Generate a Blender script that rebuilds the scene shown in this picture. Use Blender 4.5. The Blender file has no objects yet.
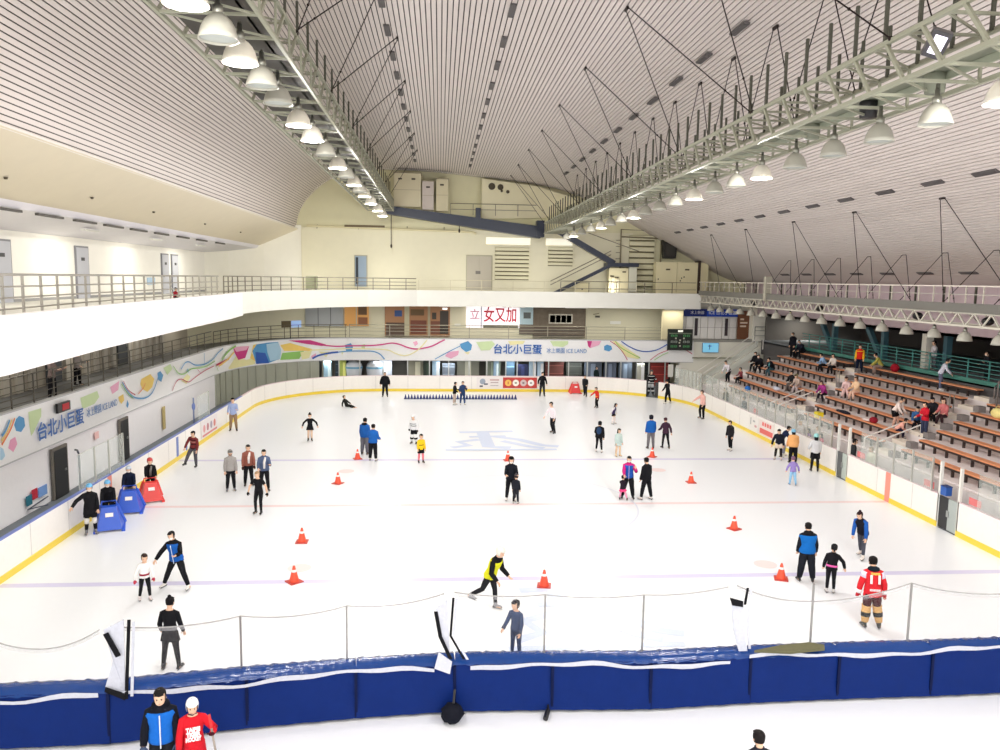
import bpy, math, random
from mathutils import Vector, Matrix
from math import sin, cos, pi, radians, hypot, atan2

C = bpy.context.scene.collection
sc = bpy.context.scene
random.seed(7)

# ---------------------------------------------------------------- camera
F, PIT, YAW, ROL, CH, CX = 792.877, .1204, .0771, .0146, 8.5104, -2.8383
fwd = Vector((sin(YAW)*cos(PIT), cos(YAW)*cos(PIT), -sin(PIT)))
rt = Vector((cos(YAW), -sin(YAW), 0)); up = rt.cross(fwd)
r2 = rt*cos(ROL)+up*sin(ROL); u2 = -rt*sin(ROL)+up*cos(ROL)
cd = bpy.data.cameras.new('camera'); cam = bpy.data.objects.new('camera', cd); C.objects.link(cam)
mw = Matrix.Identity(4)
for i in range(3):
    mw[i][0] = r2[i]; mw[i][1] = u2[i]; mw[i][2] = -fwd[i]
mw[0][3], mw[1][3], mw[2][3] = CX, 0, CH
cam.matrix_world = mw
cd.sensor_width = 36; cd.lens = F/1000*36; cd.clip_end = 400; cd.clip_start = .1
sc.camera = cam
# ---------------------------------------------------------------- light and exposure
sc.view_settings.view_transform = 'Standard'; sc.view_settings.look = 'None'
sc.view_settings.gamma = 1; sc.view_settings.use_curve_mapping = False
sc.view_settings.exposure = -0.38
LAMP_W = 310
GLOW_W, GLOW_R = 300, 560
w = bpy.data.worlds.new('world'); sc.world = w; w.use_nodes = True
bg = w.node_tree.nodes['Background']; bg.inputs[0].default_value = (1, .985, .975, 1); bg.inputs[1].default_value = 2.7
cy = sc.cycles
cy.max_bounces = 8; cy.diffuse_bounces = 5; cy.glossy_bounces = 3; cy.transmission_bounces = 4; cy.transparent_max_bounces = 12
cy.caustics_reflective = False; cy.caustics_refractive = False
cy.sample_clamp_indirect = 6

# ---------------------------------------------------------------- materials
def lin(c):
    return tuple((v/255/12.92 if v <= 10 else ((v/255+.055)/1.055)**2.4) for v in c)
_mc = {}
def mat(col, kind='paint', rough=None, amt=None):
    """procedural principled material; col in sRGB 0-255"""
    key = (tuple(col), kind, rough, amt)
    if key in _mc: return _mc[key]
    m = bpy.data.materials.new('%s_%02x%02x%02x' % ((kind,)+tuple(int(v) for v in col)))
    m.use_nodes = True; nt = m.node_tree; b = nt.nodes['Principled BSDF']
    P = dict(paint=(.55, 0, .04, 1.5), cloth=(.85, 0, .14, 18), plastic=(.35, 0, .04, 6), metal=(.35, .85, .06, 8), skin=(.55, 0, .04, 20),
             wood=(.5, 0, .2, 6), concrete=(.85, 0, .12, 3), vinyl=(.28, 0, .12, 4), slat=(.5, .0, .05, .6))[kind]
    b.inputs['Roughness'].default_value = P[0] if rough is None else rough
    b.inputs['Metallic'].default_value = P[1]
    if kind in ('cloth', 'concrete') or rough == .6: b.inputs['Specular IOR Level'].default_value = .15
    a = P[2] if amt is None else amt
    tc = nt.nodes.new('ShaderNodeTexCoord'); nz = nt.nodes.new('ShaderNodeTexNoise'); nz.inputs['Scale'].default_value = P[3]
    nz.inputs['Detail'].default_value = 4
    rp = nt.nodes.new('ShaderNodeMapRange'); rp.inputs[3].default_value = 1-a; rp.inputs[4].default_value = 1+a
    mx = nt.nodes.new('ShaderNodeVectorMath'); mx.operation = 'SCALE'; mx.inputs[0].default_value = lin(col)
    L = nt.links.new
    L(tc.outputs['Object'], nz.inputs['Vector']); L(nz.outputs['Fac'], rp.inputs[0]); L(rp.outputs[0], mx.inputs['Scale'])
    L(mx.outputs[0], b.inputs['Base Color'])
    if kind in ('cloth', 'vinyl'):
        bp = nt.nodes.new('ShaderNodeBump'); bp.inputs['Strength'].default_value = .35; bp.inputs['Distance'].default_value = .02
        L(nz.outputs['Fac'], bp.inputs['Height']); L(bp.outputs[0], b.inputs['Normal'])
    _mc[key] = m; return m
def emis(col, st):
    key = ('em', tuple(col), st)
    if key in _mc: return _mc[key]
    m = bpy.data.materials.new('glow'); m.use_nodes = True; nt = m.node_tree; b = nt.nodes['Principled BSDF']
    b.inputs['Base Color'].default_value = (*lin(col), 1); b.inputs['Emission Color'].default_value = (*lin(col), 1)
    b.inputs['Emission Strength'].default_value = st
    _mc[key] = m; return m
def sheer(col, opac, rough=.6, name='sheer', gloss=0.0):
    key = ('sh', tuple(col), opac, gloss)
    if key in _mc: return _mc[key]
    m = bpy.data.materials.new(name); m.use_nodes = True; nt = m.node_tree; nt.nodes.clear()
    o = nt.nodes.new('ShaderNodeOutputMaterial'); mi = nt.nodes.new('ShaderNodeMixShader'); t = nt.nodes.new('ShaderNodeBsdfTransparent')
    d = nt.nodes.new('ShaderNodeBsdfPrincipled'); d.inputs['Base Color'].default_value = (*lin(col), 1); d.inputs['Roughness'].default_value = rough
    tc = nt.nodes.new('ShaderNodeTexCoord'); nz = nt.nodes.new('ShaderNodeTexNoise'); nz.inputs['Scale'].default_value = 1.2
    rp = nt.nodes.new('ShaderNodeMapRange'); rp.inputs[3].default_value = opac*.6; rp.inputs[4].default_value = opac*1.4
    nt.links.new(tc.outputs['Object'], nz.inputs[0]); nt.links.new(nz.outputs['Fac'], rp.inputs[0]); nt.links.new(rp.outputs[0], mi.inputs[0])
    nt.links.new(t.outputs[0], mi.inputs[1]); nt.links.new(d.outputs[0], mi.inputs[2]); nt.links.new(mi.outputs[0], o.inputs[0])
    _mc[key] = m; return m

# ---------------------------------------------------------------- mesh builder
class MB:
    def __init__(s): s.v = []; s.f = []; s.m = []; s.mi = 0; s.X = None
    def _p(s, p):
        p = Vector(p)
        return s.X @ p if s.X is not None else p
    def face(s, pts):
        n = len(s.v); s.v += [s._p(p) for p in pts]; s.f.append(tuple(range(n, n+len(pts)))); s.m.append(s.mi); return s
    def box(s, x0, x1, y0, y1, z0, z1):
        n = len(s.v)
        s.v += [s._p((x, y, z)) for z in (z0, z1) for y in (y0, y1) for x in (x0, x1)]
        for f in ((0, 2, 3, 1), (4, 5, 7, 6), (0, 1, 5, 4), (2, 6, 7, 3), (0, 4, 6, 2), (1, 3, 7, 5)):
            s.f.append(tuple(n+i for i in f)); s.m.append(s.mi)
        return s
    def bar(s, a, b, w, h=None, upv=(0, 0, 1)):
        """rectangular bar from a to b"""
        h = h or w; a = Vector(a); b = Vector(b); d = (b-a).normalized(); U = Vector(upv)
        if abs(d.dot(U)) > .98: U = Vector((0, 1, 0))
        r = d.cross(U).normalized()*w/2; u = r.cross(d).normalized()*h/2
        n = len(s.v)
        for c in (a, b): s.v += [s._p(c-r-u), s._p(c+r-u), s._p(c+r+u), s._p(c-r+u)]
        for f in ((3, 2, 1, 0), (4, 5, 6, 7), (0, 1, 5, 4), (1, 2, 6, 5), (2, 3, 7, 6), (3, 0, 4, 7)):
            s.f.append(tuple(n+i for i in f)); s.m.append(s.mi)
        return s
    def tube(s, pts, rad, n=8, side=(1, 0, 0), cap=True, skip=None):
        pts = [Vector(p) for p in pts]; k = len(pts)
        if not isinstance(rad, (list, tuple)): rad = [rad]*k
        base = len(s.v)
        for i, p in enumerate(pts):
            t = (pts[min(i+1, k-1)]-pts[max(i-1, 0)])
            t = t.normalized() if t.length > 1e-9 else Vector((0, 0, 1))
            S = Vector(side); S = S-t*S.dot(t)
            if S.length < 1e-3: S = Vector((0, 1, 0))-t*t.y
            if S.length < 1e-3: S = Vector((0, 0, 1))-t*t.z
            S.normalize(); Bv = t.cross(S)
            r = rad[i]; rx, ry = (r, r) if not isinstance(r, (list, tuple)) else r
            for j in range(n):
                a = 2*pi*j/n; s.v.append(s._p(p+S*rx*cos(a)+Bv*ry*sin(a)))
        for i in range(k-1):
            for j in range(n):
                if skip and skip(i, j): continue
                a = base+i*n+j; b = base+i*n+(j+1) % n
                s.f.append((a, b, b+n, a+n)); s.m.append(s.mi)
        if cap:
            s.f.append(tuple(base+j for j in range(n))[::-1]); s.m.append(s.mi)
            s.f.append(tuple(base+(k-1)*n+j for j in range(n))); s.m.append(s.mi)
        return s
    def ell(s, c, r, n=8, k=5, R=None):
        c = Vector(c)
        if not isinstance(r, (list, tuple)): r = (r, r, r)
        base = len(s.v)
        for i in range(k+1):
            ph = -pi/2+pi*i/k
            for j in range(n):
                a = 2*pi*j/n; q = Vector((r[0]*cos(ph)*cos(a), r[1]*cos(ph)*sin(a), r[2]*sin(ph)))
                if R is not None: q = R @ q
                s.v.append(s._p(c+q))
        for i in range(k):
            for j in range(n):
                a = base+i*n+j; b = base+i*n+(j+1) % n
                s.f.append((a, b, b+n, a+n)); s.m.append(s.mi)
        return s
    def lathe(s, prof, c=(0, 0, 0), n=16):
        base = len(s.v); c = Vector(c)
        for r, z in prof:
            for j in range(n):
                a = 2*pi*j/n; s.v.append(s._p(c+Vector((r*cos(a), r*sin(a), z))))
        for i in range(len(prof)-1):
            for j in range(n):
                a = base+i*n+j; b = base+i*n+(j+1) % n
                s.f.append((a, b, b+n, a+n)); s.m.append(s.mi)
        return s
    def prism(s, poly, ext):
        """poly: list of 3D points; ext: extrusion vector"""
        e = Vector(ext); p = [Vector(q) for q in poly]; n = len(p)
        s.face(p[::-1]); s.face([q+e for q in p])
        for i in range(n): s.face([p[i], p[(i+1) % n], p[(i+1) % n]+e, p[i]+e])
        return s
    def build(s, name, mats, parent=None, smooth=False, loc=None):
        me = bpy.data.meshes.new(name); me.from_pydata([tuple(v) for v in s.v], [], s.f)
        if not isinstance(mats, (list, tuple)): mats = [mats]
        for m in mats: me.materials.append(m)
        me.polygons.foreach_set('material_index', s.m)
        if smooth: me.polygons.foreach_set('use_smooth', [True]*len(s.f))
        me.update()
        o = bpy.data.objects.new(name, me); C.objects.link(o)
        if parent: o.parent = parent
        if loc: o.location = loc
        return o
def wallpath(m, path, z0, z1, th=0):
    for (x0, y0), (x1, y1) in zip(path, path[1:]):
        if th:
            L = hypot(x1-x0, y1-y0); nx, ny = (y1-y0)/L*th, -(x1-x0)/L*th
            m.prism([(x0, y0, z0), (x1, y1, z0), (x1+nx, y1+ny, z0), (x0+nx, y0+ny, z0)], (0, 0, z1-z0))
        else: m.face([(x0, y0, z0), (x1, y1, z0), (x1, y1, z1), (x0, y0, z1)])
def plate(m, poly, z0, z1): m.prism([(x, y, z0) for x, y in poly], (0, 0, z1-z0))
def tag(o, label, cat, group=None):
    o['label'] = label; o['category'] = cat
    if group: o['group'] = group
    return o
def struct(o): o['kind'] = 'structure'; return o
def empty(name, loc=(0, 0, 0), rz=0):
    o = bpy.data.objects.new(name, None); C.objects.link(o); o.location = loc; o.rotation_euler = (0, 0, rz); o.empty_display_size = .2
    return o
def thing(name, label, cat, loc=(0, 0, 0), rz=0, group=None): return tag(empty(name, loc, rz), label, cat, group)
def clone(root, loc=None, rz=None, label=None, group=None):
    r = root.copy(); C.objects.link(r)
    if loc is not None: r.location = loc
    if rz is not None: r.rotation_euler = (0, 0, rz)
    if label: r['label'] = label
    if group: r['group'] = group
    for ch in list(root.children):
        c = ch.copy(); C.objects.link(c); c.parent = r
        for g in list(ch.children):
            d = g.copy(); C.objects.link(d); d.parent = c
    return r
ORD = ['nearest', 'second', 'third', 'fourth', 'fifth', 'sixth', 'seventh', 'eighth', 'ninth', 'tenth', 'eleventh', 'twelfth', 'thirteenth',
       'fourteenth', 'fifteenth', 'sixteenth', 'seventeenth', 'eighteenth', 'nineteenth', 'twentieth']
def nth(i):
    if i < 20: return ORD[i]
    t = {2: 'twenty', 3: 'thirty', 4: 'forty', 5: 'fifty', 6: 'sixty', 7: 'seventy', 8: 'eighty'}[(i+1)//10]; u = (i+1) % 10
    if u == 0: return t[:-1]+'ieth'
    return t+'-'+['first', 'second', 'third', 'fourth', 'fifth', 'sixth', 'seventh', 'eighth', 'ninth'][u-1]
_tm = {}
def text_mesh(s, size, mt, name, parent=None, M=None, depth=0.004, width=None, bold=0):
    cu = bpy.data.curves.new('lettering', 'FONT'); cu.body = s; cu.size = size; cu.align_x = 'CENTER'; cu.align_y = 'CENTER'; cu.extrude = depth
    cu.offset = bold; cu.resolution_u = 3
    t = bpy.data.objects.new('lettering', cu); C.objects.link(t)
    bpy.context.view_layer.update()
    dg = bpy.context.evaluated_depsgraph_get(); me = bpy.data.meshes.new_from_object(t.evaluated_get(dg)); C.objects.unlink(t); bpy.data.objects.remove(t)
    if width and len(me.vertices):
        xs = [v.co.x for v in me.vertices]; wd = max(xs)-min(xs); k = width/max(wd, 1e-6)
        for v in me.vertices: v.co.x *= k
    me.materials.clear(); me.materials.append(mt)
    if M is not None: me.transform(M)
    o = bpy.data.objects.new(name, me); C.objects.link(o)
    if parent: o.parent = parent
    return o
def frame(o, x, n):
    """matrix placing text with its reading direction x and facing normal n at o"""
    x = Vector(x).normalized(); n = Vector(n).normalized(); y = n.cross(x)
    M = Matrix.Identity(4)
    for i in range(3): M[i][0] = x[i]; M[i][1] = y[i]; M[i][2] = n[i]; M[i][3] = o[i]
    return M
MP_POLY=[('b',[(9.98,3.51),(10.18,3.58),(10.5,3.45),(10.54,3.16),(10.25,3.0),(9.93,3.1),(9.83,3.33)]),
('c',[(8.9,2.76),(9.07,2.66),(9.16,2.4),(8.97,2.31),(8.85,2.33)]),
('p',[(9.52,2.87),(9.85,2.91),(9.95,2.64),(9.67,2.42),(9.37,2.62)]),
('lg',[(10.79,3.61),(11.71,3.6),(11.68,3.31),(11.05,2.81),(10.9,2.73),(10.81,3.14)]),
('lg',[(14.87,3.5),(16.48,3.55),(16.65,3.27),(16.13,3.05),(15.0,3.02)]),
('pk',[(17.81,3.54),(18.82,3.68),(18.67,3.29),(17.99,3.2)]),
('y',[(18.63,2.97),(19.21,3.02),(19.29,2.73),(18.93,2.6),(18.72,2.77)]),
('b',[(19.64,2.68),(19.8,2.47),(19.66,2.3),(19.49,2.42)]),
('y',[(21.47,3.43),(22.69,3.53),(23.22,3.21),(22.89,2.84),(22.19,2.69),(21.54,2.93),(21.31,3.21)]),
('b',[(23.68,3.46),(24.12,3.51),(24.55,3.25),(24.21,2.93),(23.78,3.09)]),
('lg',[(24.58,3.62),(25.69,3.71),(25.98,3.41),(25.16,3.18)]),
('c',[(28.53,3.17),(28.88,2.96),(28.68,2.87),(28.34,3.02)]),
('ly',[(27.4,2.57),(28.5,2.83),(29.03,2.59),(28.26,2.28)]),
('ly',[(36.43,2.28),(37.62,2.99),(38.81,2.6),(39.71,2.73),(39.8,2.22),(38.13,2.17),(36.57,2.17)]),
('m',[(37.22,3.64),(39.17,3.56),(38.7,2.75),(37.89,2.68),(37.34,3.29)]),
('pk',[(37.22,3.64),(39.17,3.56),(38.83,3.3),(37.63,3.26)]),
('y',[(39.25,2.7),(39.63,3.6),(40.07,3.64),(39.49,3.04),(39.92,2.35)]),
('b',[(39.5,3.18),(39.97,3.61),(41.12,3.68),(42.08,3.66),(42.32,3.05),(42.22,2.39),(41.08,2.18),(39.92,2.21)]),
('db',[(39.84,3.08),(40.81,2.94),(41.18,2.17),(39.92,2.21)]),
('c',[(40.93,3.58),(42.08,3.62),(42.32,3.05),(42.22,2.39),(41.28,2.31),(41.01,2.99)]),
('y',[(42.24,3.43),(43.09,3.54),(44.87,3.01),(44.86,2.86),(42.57,2.97)]),
('g',[(42.4,2.83),(44.24,2.88),(43.85,2.29),(42.22,2.32)]),
('ly',[(43.94,2.81),(44.86,2.9),(44.62,2.33),(44.08,2.24)]),
('m',[(42.92,3.73),(44.72,3.7),(45.95,3.33),(45.64,3.22),(44.41,3.41)]),
('ly',[(45.33,2.8),(46.25,2.75),(45.94,2.37)]),
('pk',[(44.78,2.48),(45.17,2.69),(45.17,2.39),(44.85,2.25)]),
('b',[(47.4,3.27),(47.86,3.42),(48.01,3.11),(47.94,2.8),(47.47,2.8)]),
('lg',[(48.63,3.27),(48.94,3.35),(48.94,2.97),(48.7,2.96)]),
('ly',[(47.09,2.81),(47.32,2.8),(47.16,2.49)]),
('pk',[(52.64,3.54),(52.95,3.62),(53.03,3.39),(52.8,3.23)]),
('b',[(56.3,3.42),(56.93,3.66),(57.25,3.35),(57.17,2.95),(56.78,2.79),(56.39,3.1)]),
('pk',[(55.14,2.46),(55.37,2.78),(56.23,2.9),(56.16,2.55),(55.61,2.27)]),
('ly',[(56.62,2.79),(57.09,2.79),(56.94,2.59)]),
('lg',[(57.56,3.58),(58.81,3.67),(59.05,3.44),(58.66,2.96),(57.96,2.92)]),
('ly',[(60.07,3.68),(61.42,3.7),(61.26,3.46),(60.24,3.37)]),
('lg',[(63.4,3.71),(64.84,3.72),(64.84,3.49),(64.45,3.25),(63.65,3.32)]),
('m',[(66.36,3.74),(66.76,3.74),(66.61,3.18),(66.45,3.34)]),
('pk',[(66.76,3.74),(67.48,3.75),(67.33,3.43),(66.61,3.18)]),
('b',[(67.73,3.35),(67.97,3.47),(68.3,3.36),(68.39,3.12),(68.15,2.92),(67.74,3.03)]),
('ly',[(68.37,3.76),(68.69,3.76),(70.67,2.49),(70.52,2.33),(69.62,2.49)])]
MP_RIB=[('b',0.09,[(9.48,3.56),(9.2,3.27),(8.94,3.12)]),
('y',0.07,[(9.6,3.54),(9.31,3.22),(8.92,2.96)]),
('o',0.08,[(9.79,3.57),(9.5,3.25),(8.9,2.83)]),
('b',0.07,[(19.04,3.6),(19.46,3.22),(20.14,2.79),(20.98,2.55),(22.03,2.46),(22.87,2.64),(23.65,3.26)]),
('r',0.05,[(19.16,3.63),(19.69,3.14),(20.51,2.79)]),
('o',0.05,[(20.88,2.78),(21.55,2.98),(21.84,3.19)]),
('g',0.05,[(18.92,3.53),(19.56,3.02),(20.25,2.68)]),
('r',0.05,[(25.69,2.24),(26.39,2.64),(27.24,2.7),(28.45,2.37),(29.39,2.43),(30.37,2.54),(32.01,2.66),(33.77,2.71)]),
('r',0.12,[(34.18,2.7),(36.47,2.89)]),
('b',0.07,[(27.3,3.26),(28.03,3.52),(28.75,3.5),(29.85,3.2),(31.43,3.06),(32.7,3.08),(33.82,3.22),(34.6,3.47),(35.56,3.68)]),
('b',0.07,[(31.71,3.74),(31.75,3.12)]),
('g',0.06,[(25.99,3.57),(26.77,3.09),(27.79,2.92),(29.07,3.05),(30.6,2.94),(32.25,2.88),(34.02,3.01)]),
('g',0.12,[(35.31,2.94),(36.64,3.49),(37.51,3.69)]),
('y',0.12,[(34.72,2.61),(36.19,2.85),(37.2,3.3)]),
('m',0.03,[(30.21,2.92),(30.96,2.53)]),
('g',0.05,[(34.18,2.73),(34.51,2.3)]),
('m',0.1,[(45.64,3.3),(46.71,3.18),(47.79,3.21),(49.32,3.24),(50.25,3.33),(51.02,3.45),(51.64,3.34),(52.26,3.11),(52.88,3.0),(53.5,3.08),(54.12,3.24),(54.74,3.56),(55.13,3.76)]),
('ly',0.08,[(44.71,2.94),(46.25,2.94),(47.78,3.0),(49.71,2.97),(50.71,2.9),(51.33,2.63),(51.95,2.48),(52.57,2.64),(53.19,3.08),(53.73,3.71)]),
('db',0.14,[(44.86,2.28),(45.33,2.5),(46.24,2.68),(46.86,2.73)]),
('b',0.08,[(46.86,2.73),(47.78,2.8),(49.32,2.81),(49.86,2.7),(50.17,2.51),(50.44,2.19)]),
('b',0.06,[(54.36,2.22),(55.37,2.78),(56.54,3.38)]),
('r',0.05,[(68.2,3.75),(68.7,3.44),(69.11,3.04),(69.45,2.57),(69.63,2.25)]),
('g',0.06,[(68.61,3.76),(69.03,3.28),(69.85,2.81),(70.68,2.41)]),
('db',0.08,[(69.09,3.76),(69.67,3.37),(70.41,3.05),(71.14,2.94),(71.95,3.07),(72.59,3.39),(72.91,3.59)]),
('r',0.05,[(71.49,2.26),(72.13,2.75),(72.93,3.07)]),
('r',0.05,[(74.4,3.08),(74.9,2.77),None]),
('g',0.05,[(71.82,2.26),(72.46,2.67),(72.94,2.87)])]
# ================================================================ SETTING
YC, W, YF = 29.26, 14.82, 59.6
def rink_path(r=8.0, w=W, yf=YF, y0=0):
    p = [(-w, y0), (-w, yf-r)]
    for i in range(1, 24): a = pi/2*i/24; p.append((-w+r-r*cos(a), yf-r+r*sin(a)))
    p += [(-w+r, yf), (w-r, yf)]
    for i in range(1, 24): a = pi/2*i/24; p.append((w-r+r*sin(a), yf-r+r*cos(a)))
    p += [(w, yf-r), (w, y0)]
    return p
RP = rink_path()
white = mat((238, 236, 232)); cream = mat((226, 222, 196)); creamd = mat((214, 208, 180)); conc = mat((150, 148, 142), 'concrete')
dark = mat((42, 42, 44)); steel = mat((168, 170, 168), 'metal'); blk = mat((22, 22, 24), 'plastic'); black = blk
# ice
ice = mat((242, 244, 247), 'plastic', .3, .012)
m = MB(); m.face([(x, y, 0) for x, y in RP])
m.mi = 1
def ribbon2(m, pts, wd, z, f=lambda p: p):
    """flat ribbon along 2D pts"""
    L = []; R = []
    for i, p in enumerate(pts):
        a = pts[max(i-1, 0)]; b = pts[min(i+1, len(pts)-1)]; dx, dy = b[0]-a[0], b[1]-a[1]; l = hypot(dx, dy) or 1
        L.append((p[0]-dy/l*wd/2, p[1]+dx/l*wd/2)); R.append((p[0]+dy/l*wd/2, p[1]-dx/l*wd/2))
    for i in range(len(pts)-1): m.face([(*R[i], z), (*R[i+1], z), (*L[i+1], z), (*L[i], z)])
m.box(-W+.05, W-.05, YC-.12, YC+.12, .001, .003)
m.mi = 2
for s in (-1, 1): m.box(-W+.05, W-.05, YC+s*7.51-.14, YC+s*7.51+.14, .001, .003)
m.mi = 3
ribbon2(m, [(.2+4.5*cos(a*pi/40), YC+4.5*sin(a*pi/40)) for a in range(81)], .06, .004)
m.mi = 4
for cx, cy2 in ((-6.9, 22.8), (7.1, 22.6), (-6.9, 34.6), (7.1, 34.6)):
    m.face([(cx+.35*cos(a*pi/8), cy2+.35*sin(a*pi/8), .0045) for a in range(16)])
m.mi = 5
# painted emblems on the ice: far one and near one (stroke clusters)
def emblem(cx, cy2, k):
    for qi, (pts, wd) in enumerate((([(-2.1, -1.4), (-1.2, -.9), (-1.7, 0), (-.6, .6)], .5), ([(-1.6, 2.6), (1.4, 2.9)], .45), ([(-.3, 2.6), (-.2, -1.2), (.9, -1.5)], .7),
                    ([(.3, 1.4), (1.5, .6), (2.6, -.9), (3.4, -1.2)], .5), ([(-2.4, -2.0), (3.2, -1.9)], .35), ([(.6, .2), (1.9, -1.2), (2.6, -1.6)], .45), ([(-1.1, 1.3), (.9, 1.5)], .4))):
        ribbon2(m, [(cx+x*k, cy2+y*k) for x, y in pts], wd*k, .005+.0012*qi)
emblem(-.1, 40.9, 1.0)
emblem(.6, 18.9, .75)
floor = struct(m.build('floor', [ice, mat((238, 214, 214), 'plastic', .3), mat((212, 208, 234), 'plastic', .3), mat((222, 226, 238), 'plastic', .3),
                                 mat((244, 222, 220), 'plastic', .3), mat((208, 219, 242), 'plastic', .3)]))
m = MB(); m.box(-24, 34, -2, 66.3, -.3, -.02); struct(m.build('floor', mat((122, 128, 134), 'concrete')))

# dasher boards
def offs(path, d):
    out = []
    for i, p in enumerate(path):
        a = path[max(i-1, 0)]; b = path[min(i+1, len(path)-1)]; dx, dy = b[0]-a[0], b[1]-a[1]; l = hypot(dx, dy)
        out.append((p[0]-dy/l*d, p[1]+dx/l*d))
    return out
OUT = offs(RP, .12)
def board_run(path, name, capcol):
    o = offs(path, .12); n = len(path)
    m = MB()
    for i in range(n-1):
        a, b = path[i], path[i+1]; a2, b2 = o[i], o[i+1]
        m.mi = 0; m.prism([(*a, .0), (*b, .0), (*b2, .0), (*a2, .0)], (0, 0, 1.17))
        m.mi = 2; m.prism([(*a, 1.17), (*b, 1.17), (*b2, 1.17), (*a2, 1.17)], (0, 0, .035))
    i1 = offs(path, -.015); m.mi = 1
    for i in range(n-1): m.prism([(*path[i], .0), (*path[i+1], .0), (*i1[i+1], .0), (*i1[i], .0)], (0, 0, .2))
    # panel joints
    m.mi = 3; acc = 0
    for i in range(n-1):
        a, b = Vector(path[i]), Vector(path[i+1]); L = (b-a).length; t = 2.4-acc
        while t < L:
            q = a+(b-a)*(t/L); d = (b-a).normalized(); nn = Vector((d.y, -d.x))*.004
            m.prism([(q.x-d.x*.012, q.y-d.y*.012, .2), (q.x+d.x*.012, q.y+d.y*.012, .2), (q.x+d.x*.012+nn.x, q.y+d.y*.012+nn.y, .2), (q.x-d.x*.012+nn.x, q.y-d.y*.012+nn.y, .2)], (0, 0, .96))
            t += 2.4
        acc = (acc+L) % 2.4
    return struct(m.build(name, [mat((240, 236, 230), 'plastic', .4), mat((234, 206, 66), 'plastic', .4), capcol, mat((196, 192, 188))]))
capb = mat((104, 124, 196), 'plastic'); capw = mat((222, 200, 204), 'plastic')
GY1, GY2 = (32.45, 33.35), (25.05, 26.1)
board_run([(-W, 2), (-W, 49)], 'wall_left_boards', capb)
cut = RP.index((W-8.0, YF))
ga, gb = 5, 6   # gate opening between these corner points on the right
rc = RP[cut+1:cut+25]
board_run([(-W, 49)]+RP[1:cut+1]+rc[0:12], 'wall_far_boards', capw)
board_run(rc[13:]+[(W, YF-8), (W, GY1[1])], 'wall_right_boards', capw)
board_run([(W, GY1[0]), (W, GY2[1])], 'wall_right_boards', capw)
board_run([(W, GY2[0]), (W, 2)], 'wall_right_boards', capw)
# red / blue line marks running up the boards
m = MB(); m.mi = 0
m.box(W-.02, W, YC-.16, YC+.16, .0, 1.17); m.box(-W, -W+.02, YC-.16, YC+.16, .0, 1.17)
m.mi = 1; m.box(-W, -W+.02, YC+7.4, YC+7.65, .2, 1.1); m.box(-W, -W+.02, YC+8.75, YC+8.9, .2, .42)
struct(m.build('trim_1', [mat((232, 148, 130)), mat((110, 130, 190))]))

# ---- left lower wall
m = MB(); m.box(-17.55, -17.36, 10, 53, -.02, 3.4)
struct(m.build('wall_left_lower', mat((250, 248, 250), 'plastic', .35)))
MPATH = [(-17.3, 18), (-17.3, 52), (-17.15, 54), (-16.7, 56), (-15.9, 57.8), (-14.8, 59.4), (-13.4, 60.7), (-12, 61.4), (-10, 62), (17.5, 62)]
MS = [0]
for (x0, y0), (x1, y1) in zip(MPATH, MPATH[1:]): MS.append(MS[-1]+hypot(x1-x0, y1-y0))
def mp(s, z, off=0.0):
    for i in range(len(MPATH)-1):
        if s <= MS[i+1] or i == len(MPATH)-2:
            t = (s-MS[i])/(MS[i+1]-MS[i]); (x0, y0), (x1, y1) = MPATH[i], MPATH[i+1]; L = MS[i+1]-MS[i]
            nx, ny = (y1-y0)/L, -(x1-x0)/L
            return Vector((x0+(x1-x0)*t+nx*off, y0+(y1-y0)*t+ny*off, z))
m = MB(); wallpath(m, offs(MPATH[1:8], .1), 0, 2.12, -.05); m.mi = 1
for i in range(13):
    q = mp(34.3+i*.95, 0, -.06); m.box(q.x-.03, q.x+.03, q.y-.03, q.y+.03, 0, 2.1)
struct(m.build('wall_far_left_lower', [mat((176, 178, 162), 'plastic', .2), mat((190, 190, 176), 'metal')]))
mural = thing('mural_band', 'long white printed fascia band with coloured ribbons and blue Chinese lettering', 'mural')
m = MB(); wallpath(m, MPATH, 2.1, 3.78, -.12); m.mi = 1
mo = [tuple(mp(s, 0, .03)[:2]) for s in MS]; wallpath(m, mo, 3.78, 3.84, -.2); wallpath(m, mo, 2.08, 2.12, -.1)
m.build('banner', [mat((246, 246, 246), 'plastic', .4), mat((196, 196, 198))], mural)
PC = dict(b=(84, 156, 208), c=(176, 212, 234), p=(238, 164, 196), pk=(240, 176, 204), lg=(208, 228, 176), g=(150, 204, 106), y=(246, 212, 110), ly=(240, 234, 176),
          m=(206, 50, 130), db=(40, 90, 180), r=(190, 40, 80), o=(236, 130, 70))
PK = list(PC)
m = MB()
def clampz(z): return min(3.765, max(2.11, z))
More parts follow.
